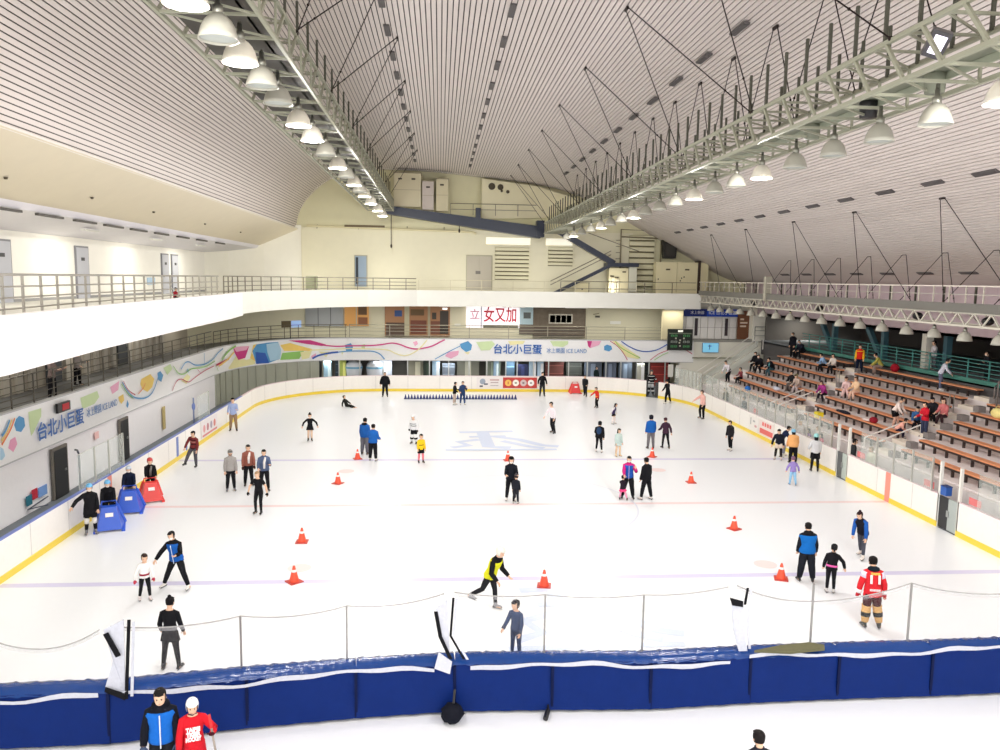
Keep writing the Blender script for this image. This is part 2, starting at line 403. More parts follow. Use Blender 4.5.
# (split long polygons so that they follow the curved corner)
def mpoly(pts, off):
    n = len(pts); s0 = min(p[0] for p in pts); s1 = max(p[0] for p in pts)
    cuts = [s for s in MS if s0 < s < s1]
    xs = [s0]+cuts+[s1]
    for a, b in zip(xs, xs[1:]):
        poly = pts
        for lim, sg in ((a, 1), (b, -1)):
            out = []
            for i in range(len(poly)):
                p, q = poly[i], poly[(i+1) % len(poly)]
                pi_, qi = sg*(p[0]-lim) >= -1e-9, sg*(q[0]-lim) >= -1e-9
                if pi_: out.append(p)
                if pi_ != qi:
                    t = (lim-p[0])/(q[0]-p[0]); out.append((lim, p[1]+(q[1]-p[1])*t))
            poly = out
            if len(poly) < 3: break
        if len(poly) < 3: continue
        mid = (a+b)/2
        m.face([mp(min(max(s, a+1e-6), b-1e-6), clampz(z), off) for s, z in poly])
for i, (c, pts) in enumerate(MP_POLY):
    m.mi = PK.index(c); mpoly([p for p in pts if p], .006+.0012*i)
def catmull(pts, k=4):
    out = []
    for i in range(len(pts)-1):
        p0, p1, p2, p3 = pts[max(i-1, 0)], pts[i], pts[i+1], pts[min(i+2, len(pts)-1)]
        for j in range(k):
            t = j/k
            out.append(tuple(.5*((2*b)+(-a+c)*t+(2*a-5*b+4*c-d)*t*t+(-a+3*b-3*c+d)*t**3) for a, b, c, d in zip(p0, p1, p2, p3)))
    return out+[pts[-1]]
for i, (c, wd, pts) in enumerate(MP_RIB):
    m.mi = PK.index(c); P = catmull([p for p in pts if p])
    for j in range(len(P)-1):
        a, b = P[j], P[j+1]; l = hypot(b[0]-a[0], b[1]-a[1]) or 1; nx, nz = -(b[1]-a[1])/l*wd/2, (b[0]-a[0])/l*wd/2
        off = .058+.0012*i
        m.face([mp(a[0]-nx, clampz(a[1]-nz), off), mp(b[0]-nx, clampz(b[1]-nz), off), mp(b[0]+nx, clampz(b[1]+nz), off), mp(a[0]+nx, clampz(a[1]+nz), off)])
m.build('printed_pattern', [mat(PC[k], 'plastic', .45) for k in PK], mural)
navy = mat((36, 100, 180), 'plastic'); navy2 = mat((110, 144, 196), 'plastic')
text_mesh('台北小巨蛋', .7, navy, 'lettering', mural, frame((-17.21, 31.05, 2.74), (0, 1, 0), (1, 0, 0)), width=3.7, bold=.012)
text_mesh('冰上樂園 ICE LAND', .4, navy2, 'lettering', mural, frame((-17.21, 34.75, 2.78), (0, 1, 0), (1, 0, 0)), width=3.1, bold=.002)
text_mesh('台北小巨蛋', .8, navy, 'lettering', mural, frame((3.3, 61.9, 3.0), (1, 0, 0), (0, -1, 0)), width=3.8, bold=.014)
text_mesh('冰上樂園 ICE LAND', .46, navy2, 'lettering', mural, frame((7.2, 61.9, 2.93), (1, 0, 0), (0, -1, 0)), width=3.2, bold=.002)
# led sign
t = thing('led_sign', 'small black LED board with red glow on the left mural band', 'sign')
m = MB(); m.box(-17.22, -17.12, 30.62, 31.62, 3.24, 3.6); m.build('housing', black, t)
m = MB(); m.box(-17.12, -17.11, 30.95, 31.5, 3.3, 3.54); m.build('screen', emis((150, 20, 30), .6), t)

# ---- gallery (first level) floor and back walls
GB = [(-20, 10), (-20, 55), (-19.6, 58), (-18.4, 61), (-16.3, 63.8), (-13.8, 65.6), (16.6, 65.6)]
m = MB(); plate(m, offs(MPATH, .08)+GB[::-1], 3.42, 3.6); struct(m.build('floor', mat((104, 104, 104), 'concrete', .5)))
m = MB(); wallpath(m, [(-20, 8)]+GB[1:], 3.6, 6.4, -.15); struct(m.build('wall_far_gallery', cream))
m = MB()
m.box(-19.99, -19.95, 10, 56, 3.6, 6.4)
struct(m.build('wall_left_gallery', mat((168, 160, 146))))
# grey pillars / louvre posts along the left gallery wall
for i in range(26):
    y = 24+i*1.05
    if abs(y-36.3) < .8 or abs(y-44) < .9: continue
    m = MB(); m.box(-19.94, -19.8, y-.32, y+.1, 3.62, 6.38); m.mi = 1; m.box(-19.93, -19.88, y+.14, y+.34, 3.62, 6.38); 
    tag(m.build('wall_panel', [mat((176, 170, 160)), mat((90, 84, 76))]), '%s pale upright panel from the camera along the left gallery back wall' % nth(i), 'panel', 'wall panels of the left gallery')
for i, y in enumerate((36.3, 44)):
    o = struct(MB().box(-19.94, -19.86, y-.6, y+.75, 3.62, 6.0).build('door_%d' % (i+1), mat((66, 70, 74))))
    MB().box(-19.86, -19.82, y+.5, y+.56, 4.55, 4.7).build('door_handle', steel, o)

# ---- upper floor slab and fascia
FP = [(-12.1, 6), (-12.1, 17.5), (-12.7, 24), (-13.1, 32), (-13.4, 41), (-13.7, 44.5), (-13.45, 48), (-12.4, 52), (-10.6, 55.4), (-8.0, 58), (-4.5, 59.8), (0, 60.5), (17.4, 60.5)]
UB = [(-19.6, 6), (-19.6, 58.6), (-18.6, 61.3), (-16.6, 64), (-14, 66), (22.9, 66), (22.9, 62)]
m = MB(); plate(m, offs(FP, .1)+[(17.4, 62)]+UB[::-1], 6.55, 7.33); struct(m.build('floor', mat((196, 194, 184), 'concrete', .4)))
m = MB(); wallpath(m, FP[4:], 6.4, 7.6, -.18); struct(m.build('trim_2', mat((228, 228, 220))))
m = MB(); f2 = [(x+.12, y) for x, y in FP[:6]]; wallpath(m, f2, 6.33, 7.58, -.3); struct(m.build('trim_3', mat((240, 236, 236))))
m = MB(); m.face([(x, y, 6.42) for x, y in [(-12.1, 6), (-13.4, 41), (-13.7, 44.5), (-13.45, 48), (-12.4, 52), (-10.6, 55.4), (-8, 58), (-4.5, 59.8), (0, 60.5), (17.4, 60.5), (17.4, 66), (-14, 66), (-16.6, 64), (-18.6, 61.3), (-20, 58.6), (-20, 6)]])
struct(m.build('ceiling', mat((214, 208, 186))))
# ---- upper left wall, soffits
m = MB(); m.box(-19.8, -19.6, 6, 58.7, 7.33, 10.12); struct(m.build('wall_left_upper', mat((242, 240, 232))))
m = MB(); wallpath(m, [(-19.6, 58.6), (-19.6, 59.3)], 7.3, 10.5, -.1)
struct(m.build('trim_4', mat((228, 220, 176))))
m = MB(); wallpath(m, UB[1:5], 7.33, 12.6, -.2); struct(m.build('wall_far_left', mat((240, 238, 226))))
m = MB(); m.mi = 0; m.face([(-19.6, -2, 10.12), (-19.6, 66, 10.12), (-17, 66, 10.62), (-17, -2, 10.62)])
m.face([(-17, -2, 10.62), (-17, 66, 10.62), (-16.85, 66, 10.85), (-16.85, -2, 10.85)])
m.mi = 1; m.face([(-16.85, -2, 10.85), (-16.85, 66, 10.85), (-14.2, 66, 12.28), (-14.2, -2, 12.28)])
struct(m.build('ceiling', [mat((226, 224, 232)), mat((222, 212, 190))]))
# light-track slots along the soffit edge
ys = [22, 25.4, 28.4, 31.4, 34.3, 37.1, 40.0, 43.1, 46.5, 50, 54]
for i, y in enumerate(ys):
    o = MB().box(-17.04, -16.9, y-1.9, y, 10.5, 10.58).build('slot_diffuser', mat((70, 66, 64)))
    tag(o, '%s slim dark air slot from the camera on the pale left soffit' % nth(i), 'air vent', 'slot diffusers along the left soffit')
for i, (x, y, z) in enumerate([(-15.9, 25.5, 11.36), (-15.9, 31.5, 11.36), (-15.9, 38, 11.36), (-15.9, 46, 11.36), (-15.9, 54, 11.36)]):
    o = MB().lathe([(.001, -.06), (.05, -.06), (.06, 0), (.09, 0), (.001, .01)], (x, y, z-.02), 10).build('sprinkler_head', mat((120, 110, 96), 'metal'), smooth=True)
    tag(o, '%s small sprinkler head from the camera on the cream left soffit' % nth(i), 'sprinkler', 'sprinklers on the left soffit')
# upper doors on the left wall
dcol = mat((186, 188, 196))
def side_door(n, x, y0, y1, z0, z1, col, lab='WC'):
    fr = struct(MB().box(x, x+.07, y0-.08, y1+.08, z0, z1+.08).build('door_%d' % n, mat((130, 130, 136))))
    MB().box(x+.07, x+.09, y0, y1, z0, z1).build('door_leaf', col, fr)
    MB().box(x+.09, x+.13, y0+.1, y0+.2, z0+1.0, z0+1.06).build('door_handle', steel, fr)
    MB().box(x+.09, x+.1, y0+(y1-y0)*.35, y0+(y1-y0)*.65, z0+1.75, z0+1.9).build('door_sign', mat((60, 60, 64)), fr)
for n, (y0, y1) in enumerate([(31.3, 32.6), (38.3, 39.5), (49.7, 50.8), (51.5, 52.6)]): side_door(n+3, -19.6, y0, y1, 7.33, 9.68, dcol)
struct(MB().box(-19.6, -19.56, 6, 58.6, 7.33, 7.45).build('baseboard_left', mat((150, 150, 150))))
# lower left doors
def low_door(n, y0, y1, z1):
    fr = struct(MB().box(-17.3, -17.22, y0-.1, y1+.1, 0, z1+.1).build('door_%d' % n, mat((110, 104, 96))))
    MB().box(-17.24, -17.2, y0, y1, 0, z1).build('door_leaf', mat((40, 40, 42)), fr)
    MB().box(-17.2, -17.17, y1-.25, y1-.12, z1-.9, z1-.82).build('door_handle', steel, fr)
low_door(7, 30.3, 31.3, 1.85); low_door(8, 36.6, 37.4, 1.85)

# ---- far wall up to the roof
PR = [(-14.45, 12.3), (-14.2, 13.4), (-13.7, 14.4), (-12.8, 15.4), (-11.7, 16.2), (-10, 16.85), (-8.1, 17.1), (-4, 17.05), (0.4, 16.7), (4, 16.35), (7, 15.85), (10.35, 14.7), (11.9, 13.8), (16.4, 11.4), (21, 8.96), (23.2, 8.5)]
def roofz(x):
    for (x0, z0), (x1, z1) in zip(PR, PR[1:]):
        if x0 <= x <= x1: return z0+(z1-z0)*(x-x0)/(x1-x0)
    return 8.5
m = MB(); m.prism([(-17.2, 66.0, 7.3)]+[(-17.2, 66.0, 12.4)]+[(x, 66.0, z+.1) for x, z in PR]+[(23.2, 66.0, 7.3)], (0, .3, 0))
struct(m.build('wall_far', mat((222, 218, 182))))
m = MB(); m.box(-14, 13.2, 65.9, 66.0, 7.3, 12.45); struct(m.build('wall_far_panel', mat((230, 226, 200))))
m = MB(); m.box(-20, 24, 65.75, 66.3, -.1, 7.3); struct(m.build('wall_far_lower', creamd))
# ---- ceiling: dark backing and slats following the vault
Y0R, Y1R = -3, 66.0
m = MB()
for (x0, z0), (x1, z1) in zip(PR, PR[1:]): m.face([(x0, Y0R, z0+.12), (x1, Y0R, z1+.12), (x1, Y1R, z1+.12), (x0, Y1R, z0+.12)])
m.mi = 1
P = catmull(PR, 6); S = [0]
for a, b in zip(P, P[1:]): S.append(S[-1]+hypot(b[0]-a[0], b[1]-a[1]))
def rp(s):
    for i in range(len(S)-1):
        if s <= S[i+1]:
            t = (s-S[i])/(S[i+1]-S[i]); a, b = P[i], P[i+1]; d = Vector((b[0]-a[0], b[1]-a[1])).normalized()
            return Vector((a[0]+(b[0]-a[0])*t, a[1]+(b[1]-a[1])*t)), d
    a, b = P[-2], P[-1]; return Vector(b), Vector((b[0]-a[0], b[1]-a[1])).normalized()
PITCH = .175; ns = int(S[-1]/PITCH)
for i in range(ns):
    c, d = rp((i+.5)*PITCH); n = Vector((-d.y, d.x)); a = c-d*.069; b = c+d*.069
    q = [a, b, b+n*.035, a+n*.035]
    m.prism([(v.x, Y0R, v.y) for v in q], (0, Y1R-Y0R, 0))
struct(m.build('ceiling', [mat((58, 50, 48)), mat((214, 205, 200), 'slat')]))
# ridge border trim where the vault meets the left soffit
struct(MB().bar((-14.35, Y0R, 12.3), (-14.35, Y1R, 12.3), .2, .12).build('trim_5', mat((232, 228, 222))))
# right wall (lavender) from gallery ceiling to vault
m = MB(); m.box(23.0, 23.3, -3, 66, 5.95, 9.0); struct(m.build('wall_right_upper', mat((190, 172, 178))))
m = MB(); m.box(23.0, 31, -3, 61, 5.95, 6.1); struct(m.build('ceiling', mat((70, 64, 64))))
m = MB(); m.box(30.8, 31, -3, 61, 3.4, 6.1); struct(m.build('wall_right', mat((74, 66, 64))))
m = MB(); m.box(22.2, 31, -3, 60, 3.9, 4.1); struct(m.build('floor', mat((120, 124, 128), 'concrete')))
m = MB(); m.box(22.12, 22.2, 8, 54.5, 4.0, 4.2); struct(m.build('trim_6', mat((60, 124, 112))))
m = MB(); m.box(22.2, 22.4, -3, 60, 3.0, 4.0); struct(m.build('wall_right_lower', mat((90, 88, 88), 'concrete')))
m = MB(); m.box(22.9, 31, 60.9, 61.1, 0, 6.1); struct(m.build('wall_right_end', mat((96, 92, 88))))
# ceiling access panels / diffusers in rows
VR = [(-4.7, [26, 29, 32.2, 35.2, 38.3, 41.4, 44.5, 47.6, 50.7, 53.8, 56.8, 59.8], 'left'), (-.65, [25.6, 28.9, 32, 35.3, 38.4, 41.6, 44.7, 47.8, 50.9, 53.9, 56.8, 59.8], 'middle'),
      (6.0, [20.8, 24, 27.2, 30.4, 33.7, 37, 40.3, 43.6, 46.9, 50.3, 53.5, 56.7], 'centre right'), (14.9, [22, 25.2, 28, 31.1, 34.2, 37.3, 40.5, 43.6, 46.7, 49.8, 53, 56, 59], 'lower right'),
      (20.7, [27.8, 30.9, 34, 37.2, 40.5, 43.6, 46.7, 49.8, 53], 'lowest right')]
for x, yy, nm in VR:
    for i, y in enumerate(yy):
        z = roofz(x); dz = roofz(x+.1)-roofz(x-.1); d = Vector((.2, 0, dz)).normalized(); n = Vector((d.z, 0, -d.x)); c = Vector((x, y, z))+n*.03
        m = MB(); m.X = Matrix.Translation(c) @ Matrix(((d.x, 0, n.x), (0, 1, 0), (d.z, 0, n.z))).to_4x4()
        m.box(-.1, .1, -.58, .58, -.03, .03)
        for k in range(3): m.box(-.08+k*.06, -.05+k*.06, -.54, .54, .03, .045)
        tag(m.build('ceiling_vent', mat((92, 88, 88))), '%s grey slotted ceiling vent from the camera in the %s row' % (nth(i), nm), 'ceiling vent', 'ceiling vents, %s row' % nm)
# ================================================================ TRUSSES, LAMPS, RODS
trc = mat((156, 157, 138), 'paint', .5); trd = mat((84, 84, 74), 'paint', .6); rodm = mat((48, 40, 38), 'metal', .5)
def truss(label, xa, xb, z0, z1, y0, y1, bay, mid=True):
    t = thing('roof_truss', label, 'truss', (xa, y0, z0)); ox = Vector((xa, y0, z0))
    w_, h_, L = xb-xa, z1-z0, y1-y0
    for x in (0, w_):
        for z in (0, h_): MB().bar((x, 0, z), (x, L, z), .08).build('chord', trc, t)
    n = int(L/bay); wide = w_ > 1.6
    for i in range(n+1):
        y = i*L/n; m = MB()
        m.bar((0, y, 0), (w_, y, 0), .055); m.bar((0, y, h_), (w_, y, h_), .05)
        m.bar((w_, y, 0), (w_, y, h_), .05)
        if i < n:
            y2 = (i+.6)*L/n
            m.bar((0, y, 0), (0, y2, h_), .06); m.bar((0, y, 0), (w_, y+L/n, 0), .04); m.bar((0, y, h_), (w_, y+L/n, h_), .04)
            if wide: m.bar((w_, y, 0), (w_, y2, h_), .06)
        m.build('brace_frame', trc, t)
    # catwalk deck inside, coloured dark in the wide truss for its shaded interior; side plate
    m = MB(); m.box(w_*(.06 if wide else .45), w_*(.94 if wide else .8), 0, L, .16 if wide else .3, .2 if wide else .33); m.build('catwalk_deck', mat((58, 54, 48) if wide else (120, 124, 108)), t)
    m = MB(); m.box(w_*.79, w_*.82, 0, L, .16, .55*h_+.1); m.build('kick_plate', mat((150, 156, 138)), t)
    return t
TL = truss('long pale steel roof truss on the left carrying a row of lit dome lamps', -8.35, -6.4, 13.6, 14.4, 4, 62.5, 1.55)
TR = truss('long pale green steel roof truss running across the right of the picture', 5.3, 6.7, 12.1, 12.9, 4, 62.5, 1.1)
# railing posts standing on the trusses
for T, xs, z, y0, n, sp in ((TR, (.05, 1.35), .8, 1.0, 52, 1.08), (TL, (.1, 1.85), .8, 1.0, 34, 1.65)):
    for k in range(n):
        for x in xs: MB().bar((x, y0+k*sp, z), (x, y0+k*sp, z+1.05), .06).build('upright_post', trd, T)
def lamp_proto(lit, label, cat='lamp', group=None, sc_=1.0, st=30):
    t = thing('dome_lamp', label, cat, group=group)
    MB().lathe([(0.001, .34), (.05, .34), (.05, .2), (.09, .18), (.1, .02), (.001, .02)], n=10).build('lamp_housing', mat((150, 150, 140), 'metal'), t, True)
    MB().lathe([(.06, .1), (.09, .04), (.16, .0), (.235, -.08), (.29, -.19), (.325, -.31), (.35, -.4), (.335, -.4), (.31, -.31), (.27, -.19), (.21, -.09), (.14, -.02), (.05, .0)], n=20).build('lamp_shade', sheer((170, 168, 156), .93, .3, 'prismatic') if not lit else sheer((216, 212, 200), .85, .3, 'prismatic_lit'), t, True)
    d = MB().lathe([(.001, -.37), (.2, -.375), (.325, -.36)], n=20).build('lamp_lens', emis((255, 250, 244), st) if lit else mat((196, 204, 200), 'plastic', .2), t, True)
    return t
_lampdata = {}
def spot(name, loc, power, size=2.7, par=None, blend=.3):
    k = (power, size)
    if k not in _lampdata:
        l = bpy.data.lights.new(name, 'SPOT'); l.energy = power; l.spot_size = size; l.spot_blend = blend; l.shadow_soft_size = .35; l.color = (1, .99, .975); _lampdata[k] = l
    o = bpy.data.objects.new(name, _lampdata[k]); C.objects.link(o); o.location = loc
    if par: o.parent = par
    return o
def glow(name, loc, power, par=None):
    k = ('g', power)
    if k not in _lampdata:
        l = bpy.data.lights.new(name, 'POINT'); l.energy = power; l.shadow_soft_size = .12; l.color = (1, .97, .93); _lampdata[k] = l
    o = bpy.data.objects.new(name, _lampdata[k]); C.objects.link(o); o.location = loc
    if par: o.parent = par
    return o
litp = lamp_proto(True, 'x'); unl = lamp_proto(False, 'x')
used = {'l': False, 'u': False}
def put_lamp(x, y, z, lit, label, group, s=1.0):
    k = 'l' if lit else 'u'; p = litp if lit else unl
    if used[k]: t = clone(p, (x, y, z), 0, label, group)
    else:
        t = p; used[k] = True; t.location = (x, y, z); t['label'] = label; t['group'] = group
    t.scale = (s, s, s)
    if lit: spot('lamp_light', (0, 0, -.42), LAMP_W, 2.75, t); glow('lamp_glow', (0, 0, -.45), GLOW_R if x > 0 else GLOW_W, t)
    return t
MB
# left truss row (lit ones follow the photo) and right truss row
LY = [8.2, 11.0, 13.6, 15.5, 17.1, 19.1, 20.9, 23.8, 26.3, 29.3, 32.7, 35.6, 38.6, 41.4, 43.9, 48.0, 53.1, 57.5]
LL = {2, 4, 7, 8, 10, 12, 14, 15, 16, 17, 0}
for i, y in enumerate(LY):
    lit = i in LL
    put_lamp(-6.9, y, 13.2, lit, '%s %s dome lamp from the camera under the left roof truss' % ('lit' if lit else 'unlit', nth(i)), 'dome lamps under the left truss', 1.05)
    MB().bar((1.45, y-4, 0), (1.45, y-4, -.2), .05).build('lamp_hanger', trd, TL)
RY = [8.6, 10.5, 12.35, 14.1, 15.95, 17.85, 19.8, 21.9, 23.8, 25.7, 27.8, 30.0, 32.2, 34.4, 36.6, 39, 41.5, 44, 47, 50, 53, 56]
RL = {2, 7, 10, 14, 17, 20, 0}
for i, y in enumerate(RY):
    lit = i in RL
    put_lamp(6.05, y, 11.72, lit, '%s %s dome lamp from the camera under the right roof truss' % ('lit' if lit else 'unlit', nth(i)), 'dome lamps under the right truss', .85)
    MB().bar((.75, y-4, 0), (.75, y-4, -.15), .05).build('lamp_hanger', trd, TR)
# lamps of the same rows that hang behind the camera position
for y in (-6, -1, 4):
    spot('lamp_light', (-6.9, y, 12.8), LAMP_W, 2.75); spot('lamp_light', (6.05, y, 11.3), LAMP_W, 2.75); glow('lamp_glow', (-6.9, y, 13), GLOW_W); glow('lamp_glow', (6.05, y, 11.5), GLOW_R)
# lights hanging from the truss: flood light and loudspeaker boxes
t = thing('flood_light', 'dark housing flood light with lit white glass fixed on the right truss', 'lamp', (5.62, 13.55, 12.62))
m = MB(); m.box(-.16, .16, -.12, .12, -.22, .22); m.build('housing', mat((74, 72, 76), 'plastic'), t)
m = MB(); m.box(-.1, .1, -.135, -.12, -.15, .15); m.build('flood_glass', emis((240, 236, 255), 1.4), t)
t.rotation_euler = (.5, .35, -.3)
for i, (x, y) in enumerate(((6.3, 16.9), (6.3, 14.6), (6.3, 19.5))):
    o = MB().lathe([(.001, -.2), (.17, -.2), (.2, .12), (.16, .2), (.001, .2)], (x, y, 12.25), 12).build('loudspeaker', blk if i == 0 else mat((120, 124, 108)), smooth=True)
    tag(o, 'black round loudspeaker hanging inside the right truss' if i == 0 else ('greenish lamp gear box inside the right truss above the %s dome lamp' % ('third', 'fourth', 'eighth')[i]), 'loudspeaker' if i == 0 else 'gear box')
# tie rods: pairs of rods from a ceiling anchor to a truss
def vrods(a, b1, b2, label, group):
    t = thing('tie_rod_pair', label, 'tie rod', a, group=group); A = Vector(a)
    m = MB()
    for b, s in ((b1, -1), (b2, 1)):
        d = Vector(b)-A; o = Vector((0, s*.12, 0))
        q = MB().tube([o, o+d], .016, 5); q.ell(o+d*.8, .035, 6, 4); q.ell(d*.99+o, .05, 6, 4); q.build('rod', rodm, t)
    MB().box(-.03, .03, -.16, .16, -.06, .02).build('anchor_plate', rodm, t)
for i, y in enumerate([17.6, 24.1, 30.8, 37.3, 43.6, 50, 56.6, 62.4]):
    vrods((2.6, y, roofz(2.6)-.02), (5.3, y-3.1, 12.9), (5.3, min(y+3.1, 62.4), 12.9), '%s tie rod pair from the camera between middle ceiling and right truss' % nth(i), 'tie rods over the right truss, near side')
for i, y in enumerate([16.9, 20.1, 23.3, 26.6, 30, 33.2, 36.6, 40, 43.3, 46.6, 50, 53.3, 56.6]):
    vrods((6.8, y, roofz(6.8)-.02), (6.7, y-1.7, 12.9), (6.7, y+1.7, 12.9), '%s steep pair of tie rods from the camera directly above the right truss' % nth(i), 'steep tie rods above the right truss')
for i, y in enumerate([17.5, 23.7, 29.9, 36.2, 42.5, 48.8, 55]):
    vrods((-4.4, y, roofz(-4.4)-.02), (-6.4, y-3.1, 14.4), (-6.4, y+3.1, 14.4), '%s tie rod pair from the camera between the ceiling and the left truss' % nth(i), 'tie rods over the left truss')
# ---- right side catwalk truss with small dome lamps
T3 = thing('catwalk_truss', 'low white lattice catwalk truss with railing above the right spectator stand', 'truss', (17.3, 0, 0))
for x, z in ((0, 6.98), (0, 7.48), (1.0, 6.98), (1.0, 7.48)): MB().bar((x, 18, z), (x, 60.4, z), .08).build('chord', mat((198, 194, 180)), T3)
for i in range(44):
    y = 18+i*.96; m = MB(); m.bar((0, y, 7.48), (0, y+.48, 6.98), .05); m.bar((0, y+.48, 6.98), (0, y+.96, 7.48), .05); m.bar((1, y, 6.98), (1, y+.96, 7.48), .04); m.bar((0, y, 6.98), (1, y, 6.98), .05)
    m.build('brace_frame', mat((198, 194, 180)), T3)
m = MB(); m.box(-.1, 1.1, 18, 60.4, 7.5, 7.56); m.build('catwalk_deck', mat((96, 96, 92)), T3)
m = MB(); m.box(-.14, -.1, 18, 60.4, 7.5, 7.85); m.build('kick_plate', mat((108, 106, 100)), T3)
m = MB(); m.bar((-.1, 18, 8.5), (-.1, 60.4, 8.5), .05); m.build('handrail', mat((214, 208, 196)), T3)
m = MB(); m.bar((-.1, 18, 8.18), (-.1, 60.4, 8.18), .025); m.build('middle_rail', mat((180, 176, 164)), T3)
for i in range(43): MB().bar((-.1, 18+i, 7.5), (-.1, 18+i, 8.5), .045).build('rail_post', mat((190, 184, 170)), T3)
for i in range(21): MB().bar((1.0, 18+i*2, 7.5), (1.0, 18+i*2, 8.5), .07).build('upright_post', trd, T3)
CY = [19.5+1.93*i for i in range(21)]
for i, y in enumerate(CY):
    put_lamp(17.4, y, 6.72, False, '%s unlit dome lamp from the camera under the right side catwalk' % nth(i), 'small dome lamps under the right catwalk', .82)
    MB().bar((.1, y, 7.0), (.1, y, 6.9), .05).build('lamp_hanger', trd, T3)
for i, y in enumerate((28.2, 32.6, 50.5, 41.5)):
    tag(MB().ell((17.6, y, 7.2), (.2, .25, .17), 10, 6).build('loudspeaker', blk, smooth=True), '%s black round loudspeaker from the camera inside the right catwalk truss' % nth(i), 'loudspeaker', 'round loudspeakers in the right catwalk')
tag(MB().box(17.1, 17.5, 47.6, 47.9, 7.4, 8.9).build('steel_column', mat((170, 166, 150))), 'short pale column standing on the right side catwalk near its far end', 'column')
for i, y in enumerate([22.5, 28.7, 35, 41.2, 47.8, 54]):
    vrods((15.75, y, roofz(15.75)), (17.3, y-2.6, 7.5), (17.3, y+1.6, 7.5), '%s long pair of thin rods from the camera between lower ceiling and right catwalk' % nth(i), 'long tie rods over the right catwalk')
for i, y in enumerate([24, 27, 30.1, 33.3, 36.4, 39.5, 42.6, 45.7, 48.8]):
    vrods((19.1, y, roofz(19.1)), (18.3, y-2.0, 7.5), (18.3, y+2.2, 7.5), '%s short pair of thin rods from the camera above the right catwalk deck' % nth(i), 'short tie rods over the right catwalk')
# teal V columns behind the stand
tcol = mat((74, 112, 124), 'paint', .4)
for i, y in enumerate([27.6, 33.6, 39.6, 45.5, 51.5]):
    t = thing('v_column', '%s dark teal V-shaped steel column from the camera behind the spectator stand' % nth(i), 'column', (23.6, y, 4.1), group='teal V columns')
    MB().bar((0, 0, 0), (0, 1.7, 1.85), .26, .3).build('slanted_leg', tcol, t); MB().bar((0, -.25, 0), (0, -.25, 1.85), .3).build('upright_leg', tcol, t)
    MB().box(-.25, .25, -.5, .3, 0, .06).build('base_plate', tcol, t)
# ================================================================ RAILINGS
def railing(name, label, path, z, h, sp, bars, mt, post=.05, r=.022, topr=.035, group=None):
    t = thing(name, label, 'railing', (path[0][0], path[0][1], z), group=group); o = Vector((path[0][0], path[0][1], z))
    P = [Vector((x, y, z))-o for x, y in path]
    MB().tube([p+Vector((0, 0, h)) for p in P], topr, 6).build('top_rail', mt, t)
    for b in bars: MB().tube([p+Vector((0, 0, b)) for p in P], r, 5).build('rail', mt, t)
    acc = 0; me = MB().box(-post/2, post/2, -post/2, post/2, 0, h).build('post', mt, t); first = True
    for a, b in zip(P, P[1:]):
        L = (b-a).length; s = sp-acc if acc else 0
        while s < L:
            q = a+(b-a)*(s/L)
            if first: me.location = q; first = False
            else:
                c = me.copy(); C.objects.link(c); c.parent = t; c.location = q
            s += sp
        acc = (L-(s-sp)) % sp
        if acc < 1e-6: acc = 0
    return t
inox = mat((176, 172, 164), 'metal', .3); gr = mat((128, 122, 108), 'metal', .45)
railing('railing', 'steel railing of the upper left balcony above the white band', [(-12.4, 12), (-12.4, 17.5), (-13.0, 24), (-13.4, 32), (-13.65, 40)], 7.33, 1.12, 1.07, (.35, .6, .85), inox)
railing('railing', 'curved steel railing at the rounded far left corner of the upper balcony', [(-13.65, 41), (-13.95, 44.5), (-13.7, 48), (-12.65, 52), (-10.85, 55.6), (-8.2, 58.2), (-4.6, 60.0)], 7.33, 1.12, 1.3, (.35, .6, .85), gr)
railing('railing', 'thin railing of the upper balcony along the far end of the rink', [(-4.4, 60.1), (0, 60.75), (13, 60.75)], 7.33, 1.05, 2.4, (.5,), mat((210, 204, 176)), topr=.025)
railing('railing', 'dark bar railing along the lower left gallery above the printed band', [(-17.42, 19), (-17.42, 52)], 3.75, 1.15, 1.5, (.2, .42, .64, .86), mat((116, 112, 104), 'metal', .5), .04, .016, .025)
railing('railing', 'dark railing around the rounded far left corner of the lower gallery', [(-17.42, 52.5), (-17.2, 54.5), (-16.8, 56.1), (-16, 58), (-14.9, 59.6), (-13.5, 60.9), (-12, 61.6), (-10, 62.2)], 3.75, 1.1, 1.2, (.3, .6, .85), mat((110, 104, 88), 'metal', .5), .04, .016, .025)
railing('railing', 'railing along the far end of the lower gallery in front of the shops', [(-9.8, 62.2), (16.4, 62.2)], 3.75, 1.1, 3.1, (.3, .6, .85), mat((170, 164, 146), 'metal', .5), .05, .02, .03)
railing('railing', 'teal bar railing along the walkway at the top of the stand', [(22.45, 30), (22.45, 53.5)], 4.1, .95, 1.5, (.2, .4, .6, .78), mat((70, 140, 134)), .05, .02, .03)
